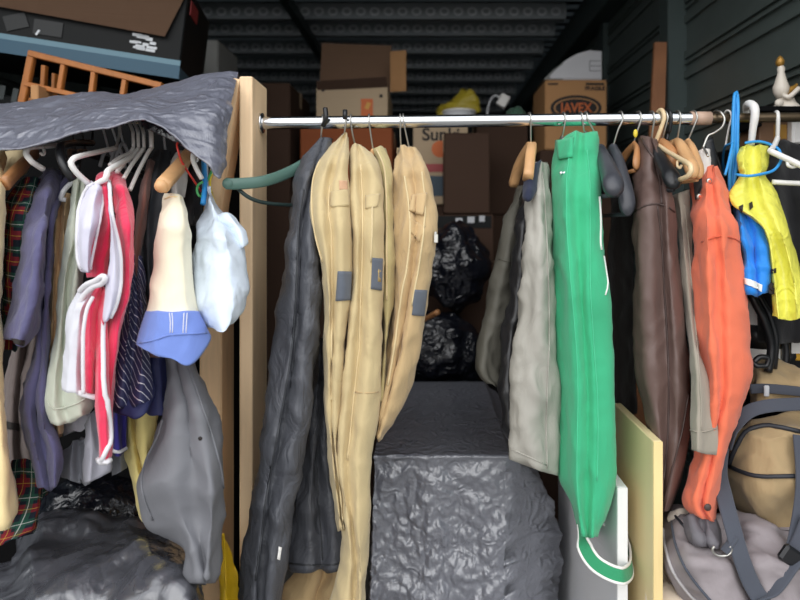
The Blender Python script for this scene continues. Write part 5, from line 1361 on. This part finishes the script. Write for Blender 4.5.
# cords and wire hangers near it
tube('coat_hanger', [P(207, 149, 1.42), P(193, 145, 1.36), P(180, 141, 1.26), P(177, 144, 1.25), P(178, 150, 1.24), P(182, 162, 1.25), P(192, 178, 1.27), P(201, 191, 1.30)], .0022, m_red_pl, label='bent red wire hanger under the plastic sheet', cat='hanger')
r = thing('coat_hanger', 'small white plastic hanger end right of the red wire', 'hanger', P(198, 160, 1.3))
obj('shoulder_bar', tube_bm([P(205, 150, 1.38), P(199, 151, 1.34), P(193, 155, 1.29), P(193, 160, 1.285), P(197, 170, 1.28), P(202, 179, 1.28)], .0052, n=10), m_white_pl, r)
obj('notch', tube_bm([P(196, 154, 1.30), P(195, 160, 1.30), P(197, 161, 1.3), P(198, 156, 1.3)], .0028, n=8), m_white_pl, r)
tube('cord', [P(204, 148, 1.40), P(204, 165, 1.34), P(205, 185, 1.30), P(203, 204, 1.27)], .0058, m_blue_pl, label='blue cord tying the neck of the white plastic bag', cat='cord')
tube('cord', [P(207, 148, 1.42), P(206, 165, 1.36), P(206, 185, 1.31), P(206, 190, 1.30)], .005, m_grey_pl, label='white cord beside the blue cord above the white plastic bag', cat='cord')
tube('coat_hanger', [P(220, 152, 1.42), P(213, 168, 1.36), P(206, 184, 1.31), P(201, 197, 1.28), P(197, 192, 1.28), P(198, 185, 1.28), P(203, 182, 1.28)], .0028, m_green_pl, label='green wire hanger looping round the neck of the white plastic bag', cat='hanger')
tube('coat_hanger', [P(222, 156, 1.42), P(214, 170, 1.38), P(210, 182, 1.36), P(212, 195, 1.37), P(216, 205, 1.38)], .0026, m_yellow_pl, label='yellow wire hanger between the white plastic bag and the pine brace', cat='hanger')

# white hangers at the upper left
W = 'white plastic hangers bunched under the sheet'
r = thing('coat_hanger', 'white plastic hanger with a strap notch at the far left', 'hanger', P(58, 146, 1.35))
obj('shoulder_bar', tube_bm([P(62, 145, 1.36), P(48, 146, 1.29), P(33, 147, 1.22), P(27, 149, 1.20), P(26, 154, 1.198), P(31, 161, 1.20), P(43, 169, 1.23)], .0058, n=10), m_white_pl, r)
obj('notch', tube_bm([P(43.5, 148, 1.26), P(44.5, 153, 1.255), P(42.5, 155, 1.252), P(40.5, 152.5, 1.25)], .003, n=8), m_white_pl, r)
r = thing('coat_hanger', 'white plastic hanger bent over the sage trousers, nearest one', 'hanger', P(112, 149, 1.3))
obj('shoulder_bar', tube_bm([P(116, 148, 1.34), P(98, 152, 1.26), P(80, 156, 1.18), P(73, 159, 1.16), P(71, 164, 1.155), P(77, 173, 1.165), P(88, 183, 1.19)], .0056, n=10), m_white_pl, r)
obj('hook', tube_bm([P(117, 119, 1.434), P(118, 114.5, 1.45), P(119, 120, 1.468), P(119, 135, 1.42), P(116, 148, 1.34)], .003, n=8), m_white_pl, r)
r = thing('coat_hanger', 'white plastic hanger carrying the raspberry robe', 'hanger', P(138, 150, 1.3))
obj('shoulder_bar', tube_bm([P(143, 150, 1.38), P(126, 160, 1.28), P(112, 168, 1.18), P(107, 172, 1.155), P(106.5, 178, 1.15), P(98, 183, 1.16), P(88, 190, 1.18)], .0058, n=10), m_white_pl, r)
for k, (hx, lab) in enumerate(((128, 'leftmost of the white hooks bunched under the plastic sheet'), (133, 'second of the white hooks bunched under the plastic sheet'), (138.5, 'third of the white hooks bunched under the plastic sheet'), (146, 'rightmost and widest of the white hooks bunched under the plastic sheet'))):
    r = thing('coat_hanger', lab, 'hanger', P(hx + 6, 152, 1.36), W)
    obj('hook', tube_bm([P(hx - 1, 119, 1.434), P(hx - .5, 114.5, 1.45), P(hx, 119, 1.468), P(hx + 1, 122, 1.40), P(hx + 5, 133, 1.35), P(hx + 5.5, 148, 1.34)], .0036 if k < 3 else .0048, n=8), m_white_pl, r)
    e = ((110, 165), (117, 172), (124, 178), (130, 190))[k]
    obj('shoulder_bar', tube_bm([P(hx + 5.5, 148, 1.34), P(hx + 2, 153, 1.33), P((hx + e[0]) / 2 + 1, (150 + e[1]) / 2, 1.29), P(*e, 1.24)], .0045, n=8), m_white_pl, r)
r = thing('coat_hanger', 'black plastic hanger curved over the slate coat', 'hanger', P(62, 145, 1.3))
obj('shoulder_bar', tube_bm([P(92, 143, 1.45), P(75, 143, 1.36), P(61, 146, 1.22), P(60, 155, 1.19), P(65, 168, 1.18), P(73, 180, 1.19)], .008, n=10), m_black_pl, r)
obj('hook', tube_bm([P(91, 119, 1.434), P(92, 114.5, 1.45), P(93, 120, 1.468), P(92, 143, 1.45)], .003, n=8), m_black_pl, r)
tube('coat_hanger', [P(76, 180, 1.30), P(70, 184, 1.28), P(63, 192, 1.265), P(61, 199, 1.265), P(66, 200, 1.27)], .005, m_grey_pl, label='pale grey hanger end at the top of the light tan trousers', cat='hanger')
for k, (a, b, lab) in enumerate((((104, 118), (108, 147), 'leftmost thin grey wire hook under the sheet'), ((113, 118), (118, 146), 'second thin grey wire hook under the sheet'), ((122, 118), (123, 142), 'third thin grey wire hook under the sheet'), ((166, 122), (165, 150), 'thin grey wire hook above the charcoal suit bag'))):
    lhook(lab, a[0], b, m_grey_pl, m_grey_pl, r=.0026)
for k, (x, lab) in enumerate(((73, 'leftmost fine dark comb bar in the shadow under the sheet'), (83, 'second dark hanger in the shadow under the sheet'))):
    lhook('dark hanger ' + ('above the slate coat' if k == 0 else 'above the light tan trousers') + ' in the shadow under the sheet', x, (x + 2, 150), m_black_pl, m_black_pl, r=.003, front=[(x - 3, 158, 1.32), (x - 6, 168, 1.27)], rb=.006)

# ------------------------------------------------------------------ grey garment bag, yellow trousers, plastic heap
shell('trousers', [(.03, '121,412 124,440 130,470 138,500 143,520'), (-.003, '128,412 131,440 137,470 144,500 148,522'), (.02, '133,412 136,440 142,470 148,500 151,523'), (-.002, '142,412 144,440 146,470 150,500 153,522'), (.03, '160,412 154,440 150,470 153,500 155,518')],
  [(405, 1.34), (525, 1.30)], m_yel, label='pale yellow trousers hanging behind the grey garment bag', cat='trousers', T=.07, rows=50, amp=.006)
m_gbag = coated('grey_nylon_bag', (112, 113, 118), .5, .3, 10, .4, .08)
gb = shell('garment_bag', [(.05, '160,356 160,380 163,410 157,435 146,458 140,480 144,497 155,520 174,536 190,549 194,571'), (.0, '166,356 167,380 170,410 166,435 158,460 154,482 158,500 169,523 184,541 193,556 197,576'), (-.018, '172,358 176,385 180,412 178,440 174,465 172,490 177,510 186,530 195,555 200,578'), (-.004, '178,358 184,385 190,412 192,440 194,465 194,490 196,512 200,535 204,558 205,578'), (-.02, '184,358 192,385 200,412 206,440 210,465 213,490 213,515 211,540 209,560 207,577'), (.05, '192,360 201,385 211,412 220,440 226,465 228,488 226,510 219,540 214,560 210,574')],
  [(350, 1.26), (420, 1.18), (500, 1.13), (590, 1.12)], m_gbag, label='bulging dark grey nylon garment bag hanging low in front of the pine post', cat='garment bag', T=.13, rows=90, amp=.012, fn=facet)
seam('piping', gb, '187,362 195,385 204,412 213,440 220,468 223,488', .0022, m_gbag)
seam('piping', gb, '163,420 158,437 147,459 142,480 145,500 153,520', .0022, m_gbag)
bb = bvh_of(gb); q = hit(bb, 200.5, 438.5, .001)
if q: ball('eyelet', q, .004, m_ink, gb, scale=(1, .5, 1))

m_heap = sheeting('black_film', (74, 75, 81), .27, .7, 10, .5, ior=2.0, coat=.4)
def heap_col(top, d0, xs, hump):
    x0, x1, x2 = xs; y = top
    return '%g,%g,%g %g,%g,%g %g,%g,%g %g,%g,%g %g,700,1.05 %g,1139,1.04' % (x0, y, d0, x0 + (x1 - x0) * .4, y + 22 * hump, d0 - .12, x1, y + 48 * hump, d0 - .22, x2, y + 92 * hump, d0 - .31, x2, x2)
sheet('plastic_sheet', ['-34,566,1.42 -36,580,1.32 -40,610,1.2 -42,650,1.12 -42,700,1.05 -42,1139,1.04', heap_col(556, 1.42, (14, 8, 2), .8), heap_col(524, 1.44, (34, 32, 26), 1), heap_col(512, 1.45, (58, 56, 50), 1),
   heap_col(511, 1.45, (86, 86, 82), 1), heap_col(517, 1.44, (116, 114, 110), .95), heap_col(518, 1.42, (138, 142, 142), .9), heap_col(528, 1.40, (162, 170, 172), .8), heap_col(544, 1.38, (184, 190, 194), .75), heap_col(566, 1.38, (198, 204, 208), .7)],
  m_heap, label='glossy black plastic sheet over the heap at the lower left', cat='sheet', rows=170, sub=16, amp=.014, fn=lambda p: facet(p) + .8 * crumple(p, 9))
lump('refuse_sack', P(92, 520, 1.56), (.155, .11, .115), m_darkbag, amp=.02, seed=12, label='black refuse sack behind the glossy plastic sheet, under the hanging clothes', cat='bag', cr=.010)
bx('storage_box', (-.98, 1.46, 0), (-.60, 1.9, .72), m_dark, label='dark storage box under the black refuse sack on the left', cat='box', bev=.01)
shell('carrier_bag', [(.03, '219,532 217,560 219,600 220,640'), (-.0, '223,532 224,560 225,600 226,640'), (.015, '227,538 231,560 233,600 234,640'), (.03, '230,545 239,568 242,600 244,640')], [(530, 1.39), (640, 1.36)], sheeting('yellow_plastic', (250, 204, 40), .4, .5, 18), label='strip of bright yellow plastic between the pine post and the grey garment bag', cat='bag', T=.05, rows=40, amp=.008, fn=crumple)
# ------------------------------------------------------------------ daylight and camera
w = bpy.data.worlds.new('sky'); SC.world = w; w.use_nodes = True
nt = w.node_tree; bg = nt.nodes['Background']
tc = nt.nodes.new('ShaderNodeTexCoord'); sp = nt.nodes.new('ShaderNodeSeparateXYZ'); cr_ = nt.nodes.new('ShaderNodeValToRGB')
nt.links.new(tc.outputs['Generated'], sp.inputs[0]); nt.links.new(sp.outputs[2], cr_.inputs[0])
e = cr_.color_ramp.elements
e[0].position = 0.0; e[0].color = (.34, .36, .38, 1); e[1].position = 1; e[1].color = (1.05, 1.08, 1.14, 1)
k = e.new(.22); k.color = (.95, .97, 1.0, 1)
nt.links.new(cr_.outputs[0], bg.inputs[0]); bg.inputs[1].default_value = 1.0
sd = bpy.data.lights.new('sun', 'SUN'); sd.energy = 1.0; sd.angle = math.radians(75); sd.color = (1, .98, .95)
so = bpy.data.objects.new('sun', sd); COL.objects.link(so); so.rotation_euler = (math.radians(62), 0, math.radians(-8))

cd = bpy.data.cameras.new('camera'); co = bpy.data.objects.new('camera', cd); COL.objects.link(co)
co.location = CAM; co.rotation_euler = (math.pi / 2, 0, 0)
cd.sensor_width = 36; cd.sensor_fit = 'HORIZONTAL'; cd.lens = 36 * F / 800
cd.shift_x = (400 - CX) / 800; cd.shift_y = -(300 - CY) / 800
cd.clip_start = .05; cd.clip_end = 200
cd.dof.use_dof = True; cd.dof.focus_distance = 1.32; cd.dof.aperture_fstop = 2.8
SC.camera = co
vs_ = SC.view_settings
vs_.view_transform = 'Standard'; vs_.look = 'None'; vs_.gamma = 1; vs_.use_curve_mapping = False
vs_.exposure = .66
